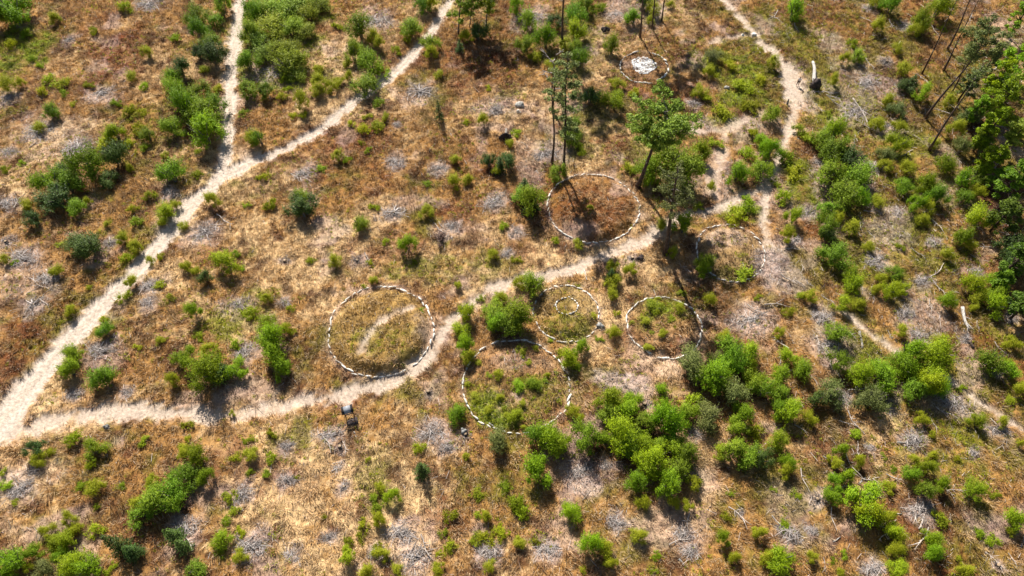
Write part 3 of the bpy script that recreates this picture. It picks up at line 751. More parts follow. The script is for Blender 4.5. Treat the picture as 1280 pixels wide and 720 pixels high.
# white cobbled paving in the middle of the far ring
b = MB(); rr = np.random.default_rng(77)
pcx, pcy = at(804.5, 84)
for i in range(900):
    a = rr.uniform(0, 6.28); q = 2.05 * math.sqrt(rr.random())
    wob = 1 + .1 * math.sin(3 * a + 1)
    x, y = pcx + q * math.cos(a) * wob, pcy + q * math.sin(a) * wob * 1.0
    s = rr.uniform(.09, .17)
    b.blob((x, y, gz(x, y) + .04), (s, s * rr.uniform(.7, 1), s * .7), 5000 + i, .25, 6)
tag(link("stone_paving", b.mesh("stone_paving", M_cobble, smooth=False)), "round patch of white cobbles inside the far stone ring", "stones", kind="stuff")

# ------------------------------------------------------------------ plants
def leaf_quads(P, N, size, r, aspect=0.55):
    """diamond leaves at P facing roughly N"""
    n = len(P)
    N = N / (np.linalg.norm(N, axis=1, keepdims=True) + 1e-9)
    t = r.normal(size=(n, 3)); t -= (t * N).sum(1, keepdims=True) * N; t /= (np.linalg.norm(t, axis=1, keepdims=True) + 1e-9)
    s = np.cross(N, t)
    L = (size * r.uniform(.65, 1.35, n))[:, None]
    V = np.stack([P - t * L, P + s * L * aspect, P + t * L, P - s * L * aspect], 1).reshape(-1, 3)
    return V, np.arange(n * 4).reshape(-1, 4)


def bush_mesh(name, mat, seed, n=1500, lobes=7, flat=0.75, leaf=0.075, loose=0.18, spiky=0.3):
    """unit shrub: radius about 1, height about flat*1.5; sprigs pushed outwards from several leaders"""
    r = np.random.default_rng(seed)
    cs = []; rad = []
    for i in range(lobes):
        a = r.uniform(0, 6.28); q = r.uniform(0.1, 0.85) if i else 0
        cs.append((q * math.cos(a), q * math.sin(a), flat * r.uniform(.45, .95) * (1 - .45 * q))); rad.append(r.uniform(.17, .46) * (1.25 if i == 0 else 1))
    cs = np.array(cs); rad = np.array(rad)
    ns = n // 7                                               # sprigs, each carrying a few leaves
    which = r.choice(lobes, ns, p=rad ** 2 / (rad ** 2).sum())
    d = r.normal(size=(ns, 3)); d[:, 2] = np.abs(d[:, 2]) * 1.0 - 0.45; d /= np.linalg.norm(d, axis=1, keepdims=True)
    q = rad[which] * (1 - loose * 2 * r.random(ns) ** 1.6 + spiky * (r.random(ns) ** 5))
    base = cs[which]
    tip = base + d * q[:, None] * np.array([1, 1, flat * 1.1])
    dirn = d * .7 + np.array([0, 0, .6])
    dirn /= np.linalg.norm(dirn, axis=1, keepdims=True)
    T = np.repeat(np.arange(ns), 7); m = len(T)
    along = np.tile(np.linspace(-1, .35, 7), ns) * .20
    P = tip[T] + dirn[T] * along[:, None] + r.normal(0, .035, (m, 3))
    P[:, 2] = np.maximum(P[:, 2], .03)
    N = d[T] * .7 + r.normal(0, .5, (m, 3)) + np.array([-.1, .3, .6])
    V, F = leaf_quads(P, N, leaf, r)
    return mesh_np(name, V, F, mat)


def stems_mesh(seed, flat):
    b = MB(); r = np.random.default_rng(seed)
    for i in range(7):
        a = r.uniform(0, 6.28); q = r.uniform(.2, .7)
        p = np.array([(0.08 * math.cos(a), .08 * math.sin(a), -.05), (.4 * q * math.cos(a), .4 * q * math.sin(a), flat * .5), (q * math.cos(a), q * math.sin(a), flat * .95)])
        b.tube(p, [.035, .025, .01], 5)
    return b.mesh("stems", M_limb)


BUSH = {}
spec = {'b': dict(n=8500, lobes=12, flat=1.5, leaf=.034, loose=.36, spiky=.8), 'f': dict(n=6000, lobes=14, flat=.85, leaf=.036, loose=.6, spiky=.7), 'g': dict(n=6500, lobes=14, flat=1.45, leaf=.038, loose=.48, spiky=.7),
        'd': dict(n=6500, lobes=12, flat=1.4, leaf=.036, loose=.36, spiky=.6), 'o': dict(n=7000, lobes=12, flat=1.35, leaf=.034, loose=.45, spiky=.6),
        'y': dict(n=2400, lobes=9, flat=.65, leaf=.048, loose=.7, spiky=.5), 'r': dict(n=900, lobes=7, flat=.7, leaf=.05, loose=.7, spiky=.5)}
for k, sp in spec.items():
    BUSH[k] = []
    for i in range({'b': 9, 'g': 8, 'y': 7}.get(k, 4)):
        BUSH[k].append((bush_mesh("foliage", M_leaf[k], 1000 + 40 * ord(k) + i, **sp), stems_mesh(2000 + 40 * ord(k) + i, sp['flat'])))

THINGS = []            # (object, description head, category, u, v, kind group) labelled at the end
plants = []
for (u0, v0, sc, s) in SHEETS:
    for t in s.replace('\n', '').split(';'):
        if not t.strip():
            continue
        a, b_, c, k = t.split()
        plants.append((u0 + float(a) / sc, v0 + float(b_) / sc, float(c) / sc, k))
# drop doubles noted on two neighbouring sheets
uniq = []
for p in sorted(plants, key=lambda p: -p[2]):
    if all(math.hypot(p[0] - q[0], p[1] - q[1]) > 0.55 * min(p[2], q[2]) + 1.2 for q in uniq):
        uniq.append(p)
plants = uniq
rr = np.random.default_rng(88)
KIND = {'b': ('bright green', 'broom_bush', 'bush'), 'g': ('fresh green', 'leafy_bush', 'bush'), 'd': ('dark green', 'dark_bush', 'bush'), 'f': ('feathery pale green', 'feathery_bush', 'bush'), 'o': ('olive green', 'olive_bush', 'bush'),
        'y': ('yellow-green', 'low_shrub', 'shrub'), 'r': ('dead brown', 'dead_bush', 'bush')}
extra = []             # plants past the 300 largest of their kind
seen_big = sorted([p for p in plants if p[3] != 'y'], key=lambda p: -p[2])[:300]
seen_low = sorted([p for p in plants if p[3] == 'y'], key=lambda p: -p[2])[:300]
chosen = set(id(p) for p in seen_big + seen_low)


def place_plant(p):
    u, v, r, k = p
    m = mpp(v)[0]
    R = r * m * (1.36 if k != 'f' else 1.55)
    flat = spec[k]['flat']
    hgt = R * flat * 0.55
    x, y = at(u, v + 0.0, hgt)
    return x, y, gz(x, y), R


for p in plants:
    u, v, r, k = p
    x, y, z, R = place_plant(p)
    fm, sm = BUSH[k][rr.integers(0, len(BUSH[k]))]
    rot = rr.uniform(0, 6.28); sc3 = (R * rr.uniform(.78, 1.18), R * rr.uniform(.85, 1.12), R * rr.uniform(.85, 1.3))
    if any(ring_rel(RG[q], x, y) < 0.98 for q in 'ATSRBC'):      # kept low inside the rings
        sc3 = (sc3[0] * .9, sc3[1] * .9, sc3[2] * .5)
    if id(p) not in chosen:
        extra.append((x, y, z, rot, sc3, k, fm)); continue
    col_, nm, cat = KIND[k]
    size = 'large' if R > 1.75 else ('mid-sized' if R > 1.05 else ('small' if R > .6 else 'tiny'))
    if k != 'y' and R > 1.15:
        o = link(nm, None, None, (x, y, z)); o.rotation_euler = (0, 0, rot); o.scale = sc3
        link("foliage", fm, o); link("stems", sm, o)
    else:
        o = link(nm, fm, None, (x, y, z)); o.rotation_euler = (0, 0, rot); o.scale = sc3
    THINGS.append((o, "%s %s %s" % (size, col_, {'bush': 'bush', 'shrub': 'low shrub'}[cat]), cat, u, v, 'bushes scattered over the heath' if cat == 'bush' else 'low shrubs dotted through the grass'))

# small seedlings past the countable ones, and low leafy cover in the green patches
def seedlings(n, seed):
    r = np.random.default_rng(seed)
    x = r.uniform(-92, 92, n * 12); y = r.uniform(12, 118, n * 12)
    gw = patch_field(x, y, PATCH['green'], 75)
    cl = fbm(x, y, 501, 4, 5.0)
    right = sstep(20, 50, x) * .05
    k = (r.random(len(x)) < gw * 0.9 + 0.25 * sstep(.52, .66, cl + right)) & (path_field(x, y)[0] < .15)
    x, y = x[k][:n], y[k][:n]; m = len(x); z = bilinear(x, y)
    R = r.gamma(4, .055, m) + .1
    per = 26
    T = np.repeat(np.arange(m), per)
    d = r.normal(size=(m * per, 3)); d[:, 2] = np.abs(d[:, 2]); d /= np.linalg.norm(d, axis=1, keepdims=True)
    P = np.stack([x, y, z], 1)[T] + d * (R[T] * r.uniform(.3, 1.1, m * per))[:, None] * np.array([1, 1, .9])
    N = d * .5 + r.normal(0, .6, (m * per, 3)) + np.array([0, 0, .5])
    return leaf_quads(P, N, .065, r)


V, F = seedlings(9500, 502)
if extra:
    Vs = [V]; Fs = [F]; n0 = len(V)
    for (x, y, z, rot, s, k, fm) in extra:
        co = np.empty(len(fm.vertices) * 3, np.float32); fm.vertices.foreach_get("co", co); co = co.reshape(-1, 3) * np.array(s)
        c_, s_ = math.cos(rot), math.sin(rot)
        co = co @ np.array([[c_, s_, 0], [-s_, c_, 0], [0, 0, 1]]) + np.array([x, y, z])
        Vs.append(co); Fs.append(np.arange(len(co)).reshape(-1, 4) + n0); n0 += len(co)
    V = np.concatenate(Vs); F = np.concatenate(Fs)
tag(link("ground_cover", mesh_np("ground_cover", V, F, M_leaf['y'])), "tiny yellow-green seedlings and sprigs among the grass", "seedlings", kind="stuff")


# ---- young spruces
def spruce_meshes(seed):
    r = np.random.default_rng(seed); P = []; N = []
    tr = MB(); tr.tube([(0, 0, -.05), (0.01, 0, .5), (0, 0, 1.0)], [.035, .022, .006], 6)
    for lev in np.linspace(.06, .98, 17):
        R = .36 * (1 - lev) ** .85 + .02
        nb = int(5 + 7 * (1 - lev))
        for i in range(nb):
            a = r.uniform(0, 6.28); RR = R * r.uniform(.75, 1.2)
            n = int(22 * RR / .36) + 5
            t = r.uniform(.15, 1, n)
            px = np.cos(a) * RR * t; py = np.sin(a) * RR * t; pz = lev - .10 * RR * t * 1.8 + .05 * t ** 3
            sp = .05 * (1.1 - t)
            P.append(np.stack([px + r.normal(0, 1, n) * sp * -math.sin(a) * 1.3, py + r.normal(0, 1, n) * sp * math.cos(a) * 1.3, pz + r.normal(0, .008, n)], 1))
            N.append(np.tile([math.cos(a) * .3, math.sin(a) * .3, 1], (n, 1)) + r.normal(0, .4, (n, 3)))
    P = np.concatenate(P); N = np.concatenate(N)
    V, F = leaf_quads(P, N, .022, r, .6)
    return mesh_np("foliage", V, F, M_leaf['d']), tr.mesh("trunk", M_bark)


SPR = [spruce_meshes(600 + i) for i in range(3)]
for i, (u, v, r, h) in enumerate(SPRUCE_PX):
    x, y = at(u, v, h * .42); z = gz(x, y); R = r * mpp(v)[0]
    o = link("young_spruce", None, None, (x, y, z)); fm, tm = SPR[i % 3]
    wide = R / .36 * 1.1
    o.scale = (min(wide, h * 1.3), min(wide, h * 1.3), h); o.rotation_euler = (rr.normal(0, .04), rr.normal(0, .04), rr.uniform(0, 6))
    link("foliage", fm, o); link("trunk", tm, o)
    THINGS.append((o, "dark pointed young spruce", "spruce", u, v, "young spruces on the heath"))


# ---- tall trees
def limb_tree(base, top, start, crown_r, seed, leafk, leaf=.13, clump=.62, limbs=24, dens=44, dead=False, trunk_r=.20, umbrella=.35, nm="pine_tree"):
    """trunk, dead lower stubs, limbs with needle clumps; returns the root"""
    r = np.random.default_rng(seed)
    bu, bv = base; tu, tv = top
    x0, y0 = at(bu, bv); z0 = gz(x0, y0)
    # the top: where the line of sight meets the upright plane through the base
    cp, sp = math.cos(PITCH), math.sin(PITCH)
    dx = tu - 640.0; dy = cp * FOC + sp * (360 - tv); dz = -sp * FOC + cp * (360 - tv)
    t = y0 / dy; xt = dx * t; zt = CAM_H + dz * t
    H = zt - z0; lean = xt - x0
    root = link(nm, None, None, (x0, y0, z0)); root.rotation_euler = (0, 0, 0)
    n = 12
    s = np.linspace(0, 1, n)
    bend = r.normal(0, .35) ; bend2 = r.normal(0, .3)
    tx = lean * s + bend * np.sin(s * 5 + 1) * s; ty = bend2 * np.sin(s * 4) * s; tz = H * s - .15 * (s == 0)
    rad = trunk_r * (1 - .78 * s) + trunk_r * .5 * np.exp(-s * 30)
    tb = MB(); tb.tube(np.stack([tx, ty, tz], 1), rad, 9); link("trunk", tb.mesh("trunk", M_bark), root)
    lb = MB(); P = []; N = []
    def axis_pt(q):
        return np.array([np.interp(q, s, tx), np.interp(q, s, ty), np.interp(q, s, tz)])
    for i in range(10):                                   # short dead stubs below the crown
        q = r.uniform(start * .35, start); a = r.uniform(0, 6.28); L = r.uniform(.3, 1.3)
        p = axis_pt(q); lb.tube([p, p + np.array([math.cos(a) * L, math.sin(a) * L, -.15 * L])], [.035, .01], 4, False)
    for i in range(limbs):
        q = start + (1 - start) * (i + r.random()) / limbs * .97
        f = (q - start) / (1 - start)
        prof = (math.sin(min(1, f * 1.25 + .18) * math.pi * .62)) * (1 - f ** 3 * (1 - umbrella))
        a = i * 2.4 + r.normal(0, .4); L = crown_r * prof * r.uniform(.55, 1.15)
        p0 = axis_pt(q); up = r.uniform(.05, .45) + .25 * f
        dirv = np.array([math.cos(a), math.sin(a), up])
        pts = [p0, p0 + dirv * L * .5 + np.array([0, 0, -.05 * L]), p0 + dirv * L + np.array([0, 0, .10 * L])]
        lb.tube(pts, [.10, .08, .04] if dead else [.06, .04, .015], 4, False)
        if dead:
            for j in range(3):
                a2 = a + r.normal(0, .9); pp = p0 + dirv * L * r.uniform(.4, .9); LL = L * .4
                lb.tube([pp, pp + np.array([math.cos(a2) * LL, math.sin(a2) * LL, .3 * LL])], [.06, .03], 4, False)
            continue
        nc = max(2, int(L / clump * 2.6))
        for j in range(nc):
            tt = r.uniform(.38, 1.08); c0 = p0 + dirv * L * tt + np.array([r.normal(0, .3), r.normal(0, .3), r.uniform(-.05, .3)]) * max(.5, L * .4)
            m = int(dens * r.uniform(.5, 1.3)); cr_ = clump * r.uniform(.6, 1.15)
            d = r.normal(size=(m, 3)); d /= np.linalg.norm(d, axis=1, keepdims=True)
            P.append(c0 + d * (cr_ * r.random(m) ** .5)[:, None] * np.array([1, 1, .6])); N.append(d * .6 + r.normal(0, .5, (m, 3)) + np.array([0, 0, .6]))
    link("limbs", lb.mesh("limbs", M_dead if dead else M_limb), root)
    if P:
        P = np.concatenate(P); N = np.concatenate(N)
        V, F = leaf_quads(P, N, leaf, r, .5)
        link("crown", mesh_np("crown", V, F, M_leaf[leafk]), root)
    return root


TREES = [  # base, top, crown start, crown radius, seed, leaf, options, label
    ((797, 235), (836, 136), .52, 3.9, 11, 'pg', dict(limbs=42, dens=60, trunk_r=.30, umbrella=.9), "tall pine with broad green crown rising right of the rust-brown ring"),
    ((832, 318), (847, 208), .46, 2.6, 12, 'o', dict(limbs=22, dens=26, trunk_r=.30, clump=.45, leaf=.11), "leaning grey-green pine between the trail and the sandy ring"),
    ((690, 205), (696, 82), .55, 1.3, 13, 'p', dict(limbs=14, dens=20, trunk_r=.18, clump=.4), "left one of the twin slim pines above the rust-brown ring"),
    ((704, 217), (711, 66), .30, 2.2, 14, 'p', dict(limbs=34, dens=34, trunk_r=.2, clump=.5), "right one of the twin slim pines, feathery crown, above the rust-brown ring"),
    ((702, 62), (708, -90), .50, 3.2, 16, 'p', dict(limbs=26, trunk_r=.2), "tall pine whose bare trunk leaves the picture above the dead snag"),
    ((800, 48), (808, -85), .55, 2.4, 17, 'p', dict(limbs=22, trunk_r=.16), "slim pine trunk directly above the far paved ring"),
    ((815, 38), (826, -85), .60, 2.0, 18, 'p', dict(limbs=18, trunk_r=.13), "middle one of three slim pine trunks above the far paved ring"),
    ((827, 27), (842, -85), .6, 2.0, 19, 'p', dict(limbs=18, trunk_r=.13), "rightmost of three slim pine trunks above the far paved ring"),
    ((573, 44), (578, -32), .22, 2.6, 20, 'g', dict(limbs=26, dens=50, trunk_r=.14), "birch with pale trunk right beside the top end of the diagonal track"),
    ((587, 36), (593, -20), .25, 1.9, 21, 'g', dict(limbs=20, dens=50, trunk_r=.10), "slim birch between the two other birches by the diagonal track's top end"),
    ((608, 38), (613, -35), .3, 2.3, 22, 'b', dict(limbs=22, dens=44, trunk_r=.12), "rightmost of three birches near the top end of the diagonal track"),
    ((1152, 93), (1204, -14), .86, .9, 23, 'p', dict(limbs=8, dens=14, trunk_r=.13), "leftmost bare pine trunk leaning across the top right slope"),
    ((1183, 64), (1228, -26), .86, .9, 24, 'p', dict(limbs=8, dens=14, trunk_r=.17), "thick bare pine trunk nearest the top edge on the right slope"),
    ((1178, 90), (1198, 52), .8, .5, 25, 'p', dict(limbs=4, dens=6, trunk_r=.2), "short thick snag among the bare trunks on the right slope"),
    ((1155, 150), (1240, 32), .68, 3.0, 26, 'o', dict(limbs=26, dens=40, trunk_r=.2), "longest bare pine trunk with olive crown on the right slope"),
    ((1187, 120), (1219, 62), .66, 1.7, 27, 'o', dict(limbs=14, dens=20, trunk_r=.12), "thin pale-topped trunk in the middle of the leaning trunks"),
    ((1160, 190), (1228, 80), .78, 1.4, 28, 'o', dict(limbs=14, dens=16, trunk_r=.18), "lowest of the long bare pine trunks on the right slope"),
    ((1193, 60), (1232, -20), .8, 1.2, 29, 'o', dict(limbs=10, dens=16, trunk_r=.09), "very thin trunk at the right of the leaning bare trunks"),
]
M_leaf['pg'] = leaf_mat("pine_needles_fresh", (0.07, 0.12, 0.010), (0.27, 0.37, 0.03), 0.25, 0.01)
for base, top, st, cr, sd, lk, kw, lab in TREES:
    o = limb_tree(base, top, st, cr, sd, lk, nm=("birch_tree" if 'birch' in lab else "pine_tree"), **kw)
    tag(o, lab, "tree", "birches by the diagonal track" if 'birch' in lab else "pines on the heath")

o = limb_tree((690, 140), (697, 66), .35, 3.0, 44, 'p', dead=True, limbs=9, trunk_r=.16, nm="dead_tree")
tag(o, "dead snag with bare white limbs left of the feathery twin pine", "dead tree")


def broadleaf(u, v, r, h, k, seed, nm, lab):
    rg = np.random.default_rng(seed)
    x, y = at(u, v, h * .75); z = gz(x, y); R = r * (CAM_H - h * .7) / CAM_H * mpp(v)[0]
    root = link(nm, None, None, (x, y, z))
    tb = MB(); tb.tube([(0, 0, -.1), (rg.normal(0, .1), rg.normal(0, .1), h * .4), (rg.normal(0, .2), rg.normal(0, .2), h * .85)], [.17, .12, .04], 8)
    for i in range(9):
        a = rg.uniform(0, 6.28); z0 = h * rg.uniform(.3, .75)
        tb.tube([(0, 0, z0), (R * .4 * math.cos(a), R * .4 * math.sin(a), z0 + h * .1), (R * .75 * math.cos(a), R * .75 * math.sin(a), z0 + h * .16)], [.06, .04, .015], 5, False)
    link("trunk", tb.mesh("trunk", M_bark), root)
    P = []; N = []
    nb = 38
    for i in range(nb):                                   # leafy boughs of many sizes, thinning towards the top
        f = rg.random() ** .8; zz = h * (.22 + .74 * f); env = R * (1.0 - .72 * f ** 1.6)
        a = rg.uniform(0, 6.28); q = env * math.sqrt(rg.random()) ; cr_ = R * rg.uniform(.13, .30)
        m = int(110 * (cr_ / (R * .2)) ** 2)
        d = rg.normal(size=(m, 3)); d /= np.linalg.norm(d, axis=1, keepdims=True)
        P.append(np.array([q * math.cos(a), q * math.sin(a), zz]) + d * (cr_ * rg.random(m) ** .45)[:, None] * np.array([1.15, 1.15, .6]))
        N.append(d * .5 + rg.normal(0, .6, (m, 3)) + np.array([0, 0, .6]))
    V, F = leaf_quads(np.concatenate(P), np.concatenate(N), .135, rg, .6)
    link("crown", mesh_np("crown", V, F, M_leaf['e' if k == 'd' else k]), root)
    THINGS.append((root, lab, "tree", u, v, "trees massed along the right edge"))


for i, (u, v, r, h, k) in enumerate([(1266, 112, 24, 9, 'b'), (1245, 150, 18, 8, 'b'), (1270, 165, 20, 8, 'f'), (1243, 70, 13, 9, 'o'), (1246, 192, 18, 6, 'b'), (1274, 214, 22, 7, 'g'),
                                     (1262, 262, 22, 6.5, 'd'), (1276, 318, 24, 7, 'd'), (1226, 132, 12, 5.5, 'g'), (1284, 60, 20, 9, 'b'), (1256, 346, 13, 4.0, 'g'),
                                     (1288, 376, 20, 6, 'd'), (1286, 10, 15, 8, 'g'), (1256, 88, 14, 9, 'b'), (10, 14, 20, 3.5, 'b'), (1215, 100, 13, 6, 'o'), (1232, 168, 11, 5, 'g')]):
    broadleaf(u, v, r, h, k, 700 + i, "leafy_tree", {'b': "bright green leafy tree", 'g': "fresh green leafy tree", 'd': "dark green tree", 'o': "olive tree", 'f': "feathery pale green tree"}[k].replace("olive tree", "greyish olive-green tree"))


# ------------------------------------------------------------------ slash piles, logs, boulders
def pile_mesh(kind, seed):
    b = MB(); r = np.random.default_rng(seed)
    n = {'w': 170, 'k': 60, 's': 120}[kind]; ex = r.uniform(.45, .8); arm = r.uniform(0, 6.28, 3)
    for i in range(n):
        a = r.uniform(0, 6.28); q = .85 * math.sqrt(r.random())
        if kind == 's' and i < 8:
            L = r.uniform(.5, .95); a = r.uniform(0, 6.28)
            p = np.array([(.12 * math.cos(a), .12 * math.sin(a), .2), (L * .5 * math.cos(a + .1), L * .5 * math.sin(a + .1), .22), (L * math.cos(a), L * math.sin(a), .04)])
            b.tube(p, [.032, .022, .008], 4, False); continue
        if i % 2:
            a = arm[i % 3] + r.normal(0, .35); q = abs(r.normal(0, .5))
        c = np.array([q * math.cos(a), ex * q * math.sin(a), (.05 + .22 * max(0, 1 - q) * r.random())])
        al = a + r.normal(0, .9)
        L = r.gamma(2.2, .07) + .05; el = r.normal(0, .22)
        d = np.array([math.cos(al) * math.cos(el), math.sin(al) * math.cos(el), math.sin(el)]) * L
        mid = c + r.normal(0, .03, 3)
        w = r.uniform(.005, .017) * (1.5 if kind == 'k' else 1)
        b.tube([c - d, mid, c + d], [w, w, w * .5], 4, False)
    return b


PM = {}
for kd in 'wks':
    PM[kd] = []
    for i in range(5 if kd == 'w' else 3):
        b = pile_mesh(kd, 800 + i + ord(kd))
        nv = sum(len(q) for q in b.V); r = np.random.default_rng(i)
        g = np.concatenate([np.full((len(q), 3), (r.uniform(.05, .62) if kd != 'k' else r.uniform(.03, .3))) * np.array([1, .88, .80]) for q in b.V])
        PM[kd].append(b.mesh("sticks", M_twig, smooth=False, col=g))
bst = MB(); bst.tube([(0, 0, -.1), (0, 0, .15), (0, 0, .34)], [.30, .22, .20], 10); STUMP = bst.mesh("stump", M_root)
bsc = MB(); bsc.tube([(0, 0, .33), (0, 0, .352)], [.185, .18], 10); STCUT = bsc.mesh("cut_face", M_cut)
for (u, v, rpx, kd), (x, y, R, _) in zip(PILES, PILE_W):
    z = gz(x, y); R = max(R, .6)
    o = link("brush_pile", None, None, (x, y, z)); o.rotation_euler = (0, 0, rr.uniform(-.5, .9) if kd == 'w' else rr.uniform(0, 6.28))
    link("sticks", PM[kd][rr.integers(0, len(PM[kd]))], o).scale = (R, R, min(R, 1.6) * rr.uniform(.7, 1.2))
    if kd != 'w':
        s_ = link("stump", STUMP, o); s_.scale = (1.0, 1.0, 1.1) if kd == 'k' else (.8, .8, .8)
        c_ = link("cut_face", STCUT, s_)
    THINGS.append((o, {'w': "weathered grey brushwood pile", 'k': "dark stump with tangled roots", 's': "bleached brushwood spread round a stump"}[kd], "brushwood", u, v, "brushwood left from felling"))


def log(p0, p1, rpx, mat, lab, nm="fallen_log", roots=False, branches=0, seed=0, lift=0.0, z1=0.0):
    r = np.random.default_rng(900 + seed)
    x0, y0 = at(*p0); x1, y1 = at(*p1); m = mpp((p0[1] + p1[1]) / 2)[0]; rad = rpx * m
    za, zb = gz(x0, y0) + rad * .7 + lift, gz(x1, y1) + rad * .6 + lift * .4 + z1
    root = link(nm, None, None, (x0, y0, za))
    D = np.array([x1 - x0, y1 - y0, zb - za]); L = np.linalg.norm(D); sd = np.array([-D[1], D[0], 0]) / L
    pts = [D * t + sd * L * .03 * math.sin(t * 5 + seed) for t in np.linspace(0, 1, 7)]
    b = MB(); b.tube(pts, np.linspace(rad, rad * .62, 7), 9)
    for i in range(branches):
        t = r.uniform(.3, .95); a = r.choice([-1, 1]) * r.uniform(.4, 1.1); dd = D / L
        q = np.array([dd[0] * math.cos(a) - dd[1] * math.sin(a), dd[0] * math.sin(a) + dd[1] * math.cos(a), r.uniform(0, .3)]); LL = L * r.uniform(.2, .45)
        p = D * t; b.tube([p, p + q * LL * .5, p + q * LL], [rad * .35, rad * .25, rad * .1], 5, False)
    link("log", b.mesh("log", mat), root)
    if roots:
        rb = MB(); rb.blob((0, 0, 0), (rad * 2.3, rad * 2.2, rad * 2.4), seed, .5, 12)
        for i in range(12):
            a = r.uniform(0, 6.28); e = r.uniform(-.3, 1.2); dv = np.array([math.cos(a) * math.cos(e), math.sin(a) * math.cos(e) * .6, math.sin(e)]) * rad * r.uniform(3, 4.6)
            rb.tube([(0, 0, 0), dv * .6, dv + r.normal(0, .1, 3)], [.13, .08, .025], 5, False)
        link("root_plate", rb.mesh("root_plate", M_root, smooth=False), root)
    tag(root, lab, "log")
    return root


log((1017, 110), (1013, 83), 2.6, M_birch, "thick bleached trunk with dark root plate beside the far trail", roots=True, seed=1, lift=.5, z1=.3, nm="fallen_tree")
log((1200, 386), (1208, 414), 2.2, M_birch, "thick white birch log below the right edge's dark trees", seed=2, branches=2)
log((1215, 437), (1205, 422), 1.8, M_root, "dark charred log end just below the thick white birch log", seed=3, branches=3)
log((1073, 416), (1076, 437), 1.7, M_birch, "short upright-looking white log right of the star-shaped brushwood", seed=4)
log((1067, 124), (1087, 164), 1.1, M_dead, "forked bleached branch below the dark brush on the upper right slope", nm="fallen_branch", seed=5, branches=3)
log((1086, 203), (1106, 238), .8, M_dead, "long thin bleached branch on the slope below the fallen fork", nm="fallen_branch", seed=6, branches=2)
log((1062, 131), (1063, 146), .6, M_dead, "short bleached stick left of the fallen fork", nm="fallen_branch", seed=7)
log((1120, 555), (1150, 552), 1.4, M_rock, "grey log lying across a brushwood pile in the lower right", seed=8, branches=2)
log((1104, 641), (1126, 644), 1.0, M_dead, "pale curved branch right of the large bush in the lower right", nm="fallen_branch", seed=9)
log((1158, 637), (1146, 662), 1.3, M_dead, "bleached log poking out of the lower right stump pile", seed=10, branches=2)
log((1072, 606), (1081, 598), 1.7, M_rock, "stubby grey log above the large bush in the lower right", seed=11)
log((848, 699), (856, 708), 1.5, M_rock, "stubby grey log by the brushwood at the bottom edge", seed=12)
log((443, 541), (448, 553), .7, M_birch, "thin white stick below the information board", nm="fallen_branch", seed=13)
log((611, 530), (624, 538), .9, M_birch, "small white log at the lower rim of the overgrown ring", seed=14)
log((1234, 525), (1266, 549), .9, M_dead, "long pale branch lying beside the thin trail at the right edge", nm="fallen_branch", seed=15, branches=3)
log((1274, 684), (1281, 666), 1.2, M_dead, "pale log at the right edge near the bottom corner", seed=16)
log((870, 564), (903, 558), .8, M_cut, "brown branch reaching right from the central thicket", nm="fallen_branch", seed=17)
log((945, 569), (956, 555), .8, M_dead, "pale bent branch at the right end of the central thicket", nm="fallen_branch", seed=18)
log((808, 521), (822, 518), 1.2, M_dead, "short pale log in the gap of the central thicket", seed=19)
log((1016, 655), (1013, 686), .7, M_dead, "upright-looking pale stick near the bottom, left of the lower right bushes", nm="fallen_branch", seed=20)
log((1089, 706), (1087, 722), .7, M_dead, "pale stick crossing the bottom edge below the large bush", nm="fallen_branch", seed=21)
log((1040, 678), (1050, 672), .8, M_birch, "small white branch above the bottom edge on the right", nm="fallen_branch", seed=22)
log((38, 186), (68, 160), .8, M_dead, "long crooked bleached branch on the left brushwood pile", nm="fallen_branch", seed=23, branches=4)
log((84, 196), (122, 190), .8, M_dead, "bleached pole on the brushwood just right of the left pile", nm="fallen_branch", seed=24, branches=4)
log((59, 338), (68, 362), .7, M_dead, "bleached branch above the root star on the left", nm="fallen_branch", seed=25, branches=3)
log((35, 370), (52, 358), .6, M_dead, "curved pale branch just above the root star on the left", nm="fallen_branch", seed=26)
log((138, 298), (139, 305), .6, M_birch, "tiny white stick right of the dark bush on the left", nm="fallen_branch", seed=27)
log((1020, 405), (1030, 400), 1.3, M_birch, "white stump top on the star-shaped brushwood by the sandy trail's end", seed=28)
log((1020, 421), (1024, 437), .7, M_dead, "slanting pale branch on the star-shaped brushwood", nm="fallen_branch", seed=29, branches=3)
log((415, 590), (430, 583), .8, M_dead, "pale broken branch above the root star in the lower left middle", nm="fallen_branch", seed=30)
log((1152, 268), (1166, 262), 1.0, M_dead, "thick pale branch on the slope left of the dark edge trees", nm="fallen_branch", seed=31)
log((730, 338), (734, 352), 1.0, M_dead, "pale broken stump beside the trail above the small ring", seed=32)


def boulder(u, v, rx, hgt, mat, lab, seed, cap=None):
    x, y = at(u, v); m = mpp(v)[0]; r_ = rx * m
    b = MB(); b.blob((0, 0, hgt * .25), (r_, r_ * .8, hgt), seed, .55, 14); b.blob((r_ * .6, -r_ * .3, hgt * .1), (r_ * .55, r_ * .5, hgt * .6), seed + 9, .5, 10)
    o = link("boulder", b.mesh("boulder", mat, smooth=False), None, (x, y, gz(x, y)))
    tag(o, lab, "boulder")
    return o


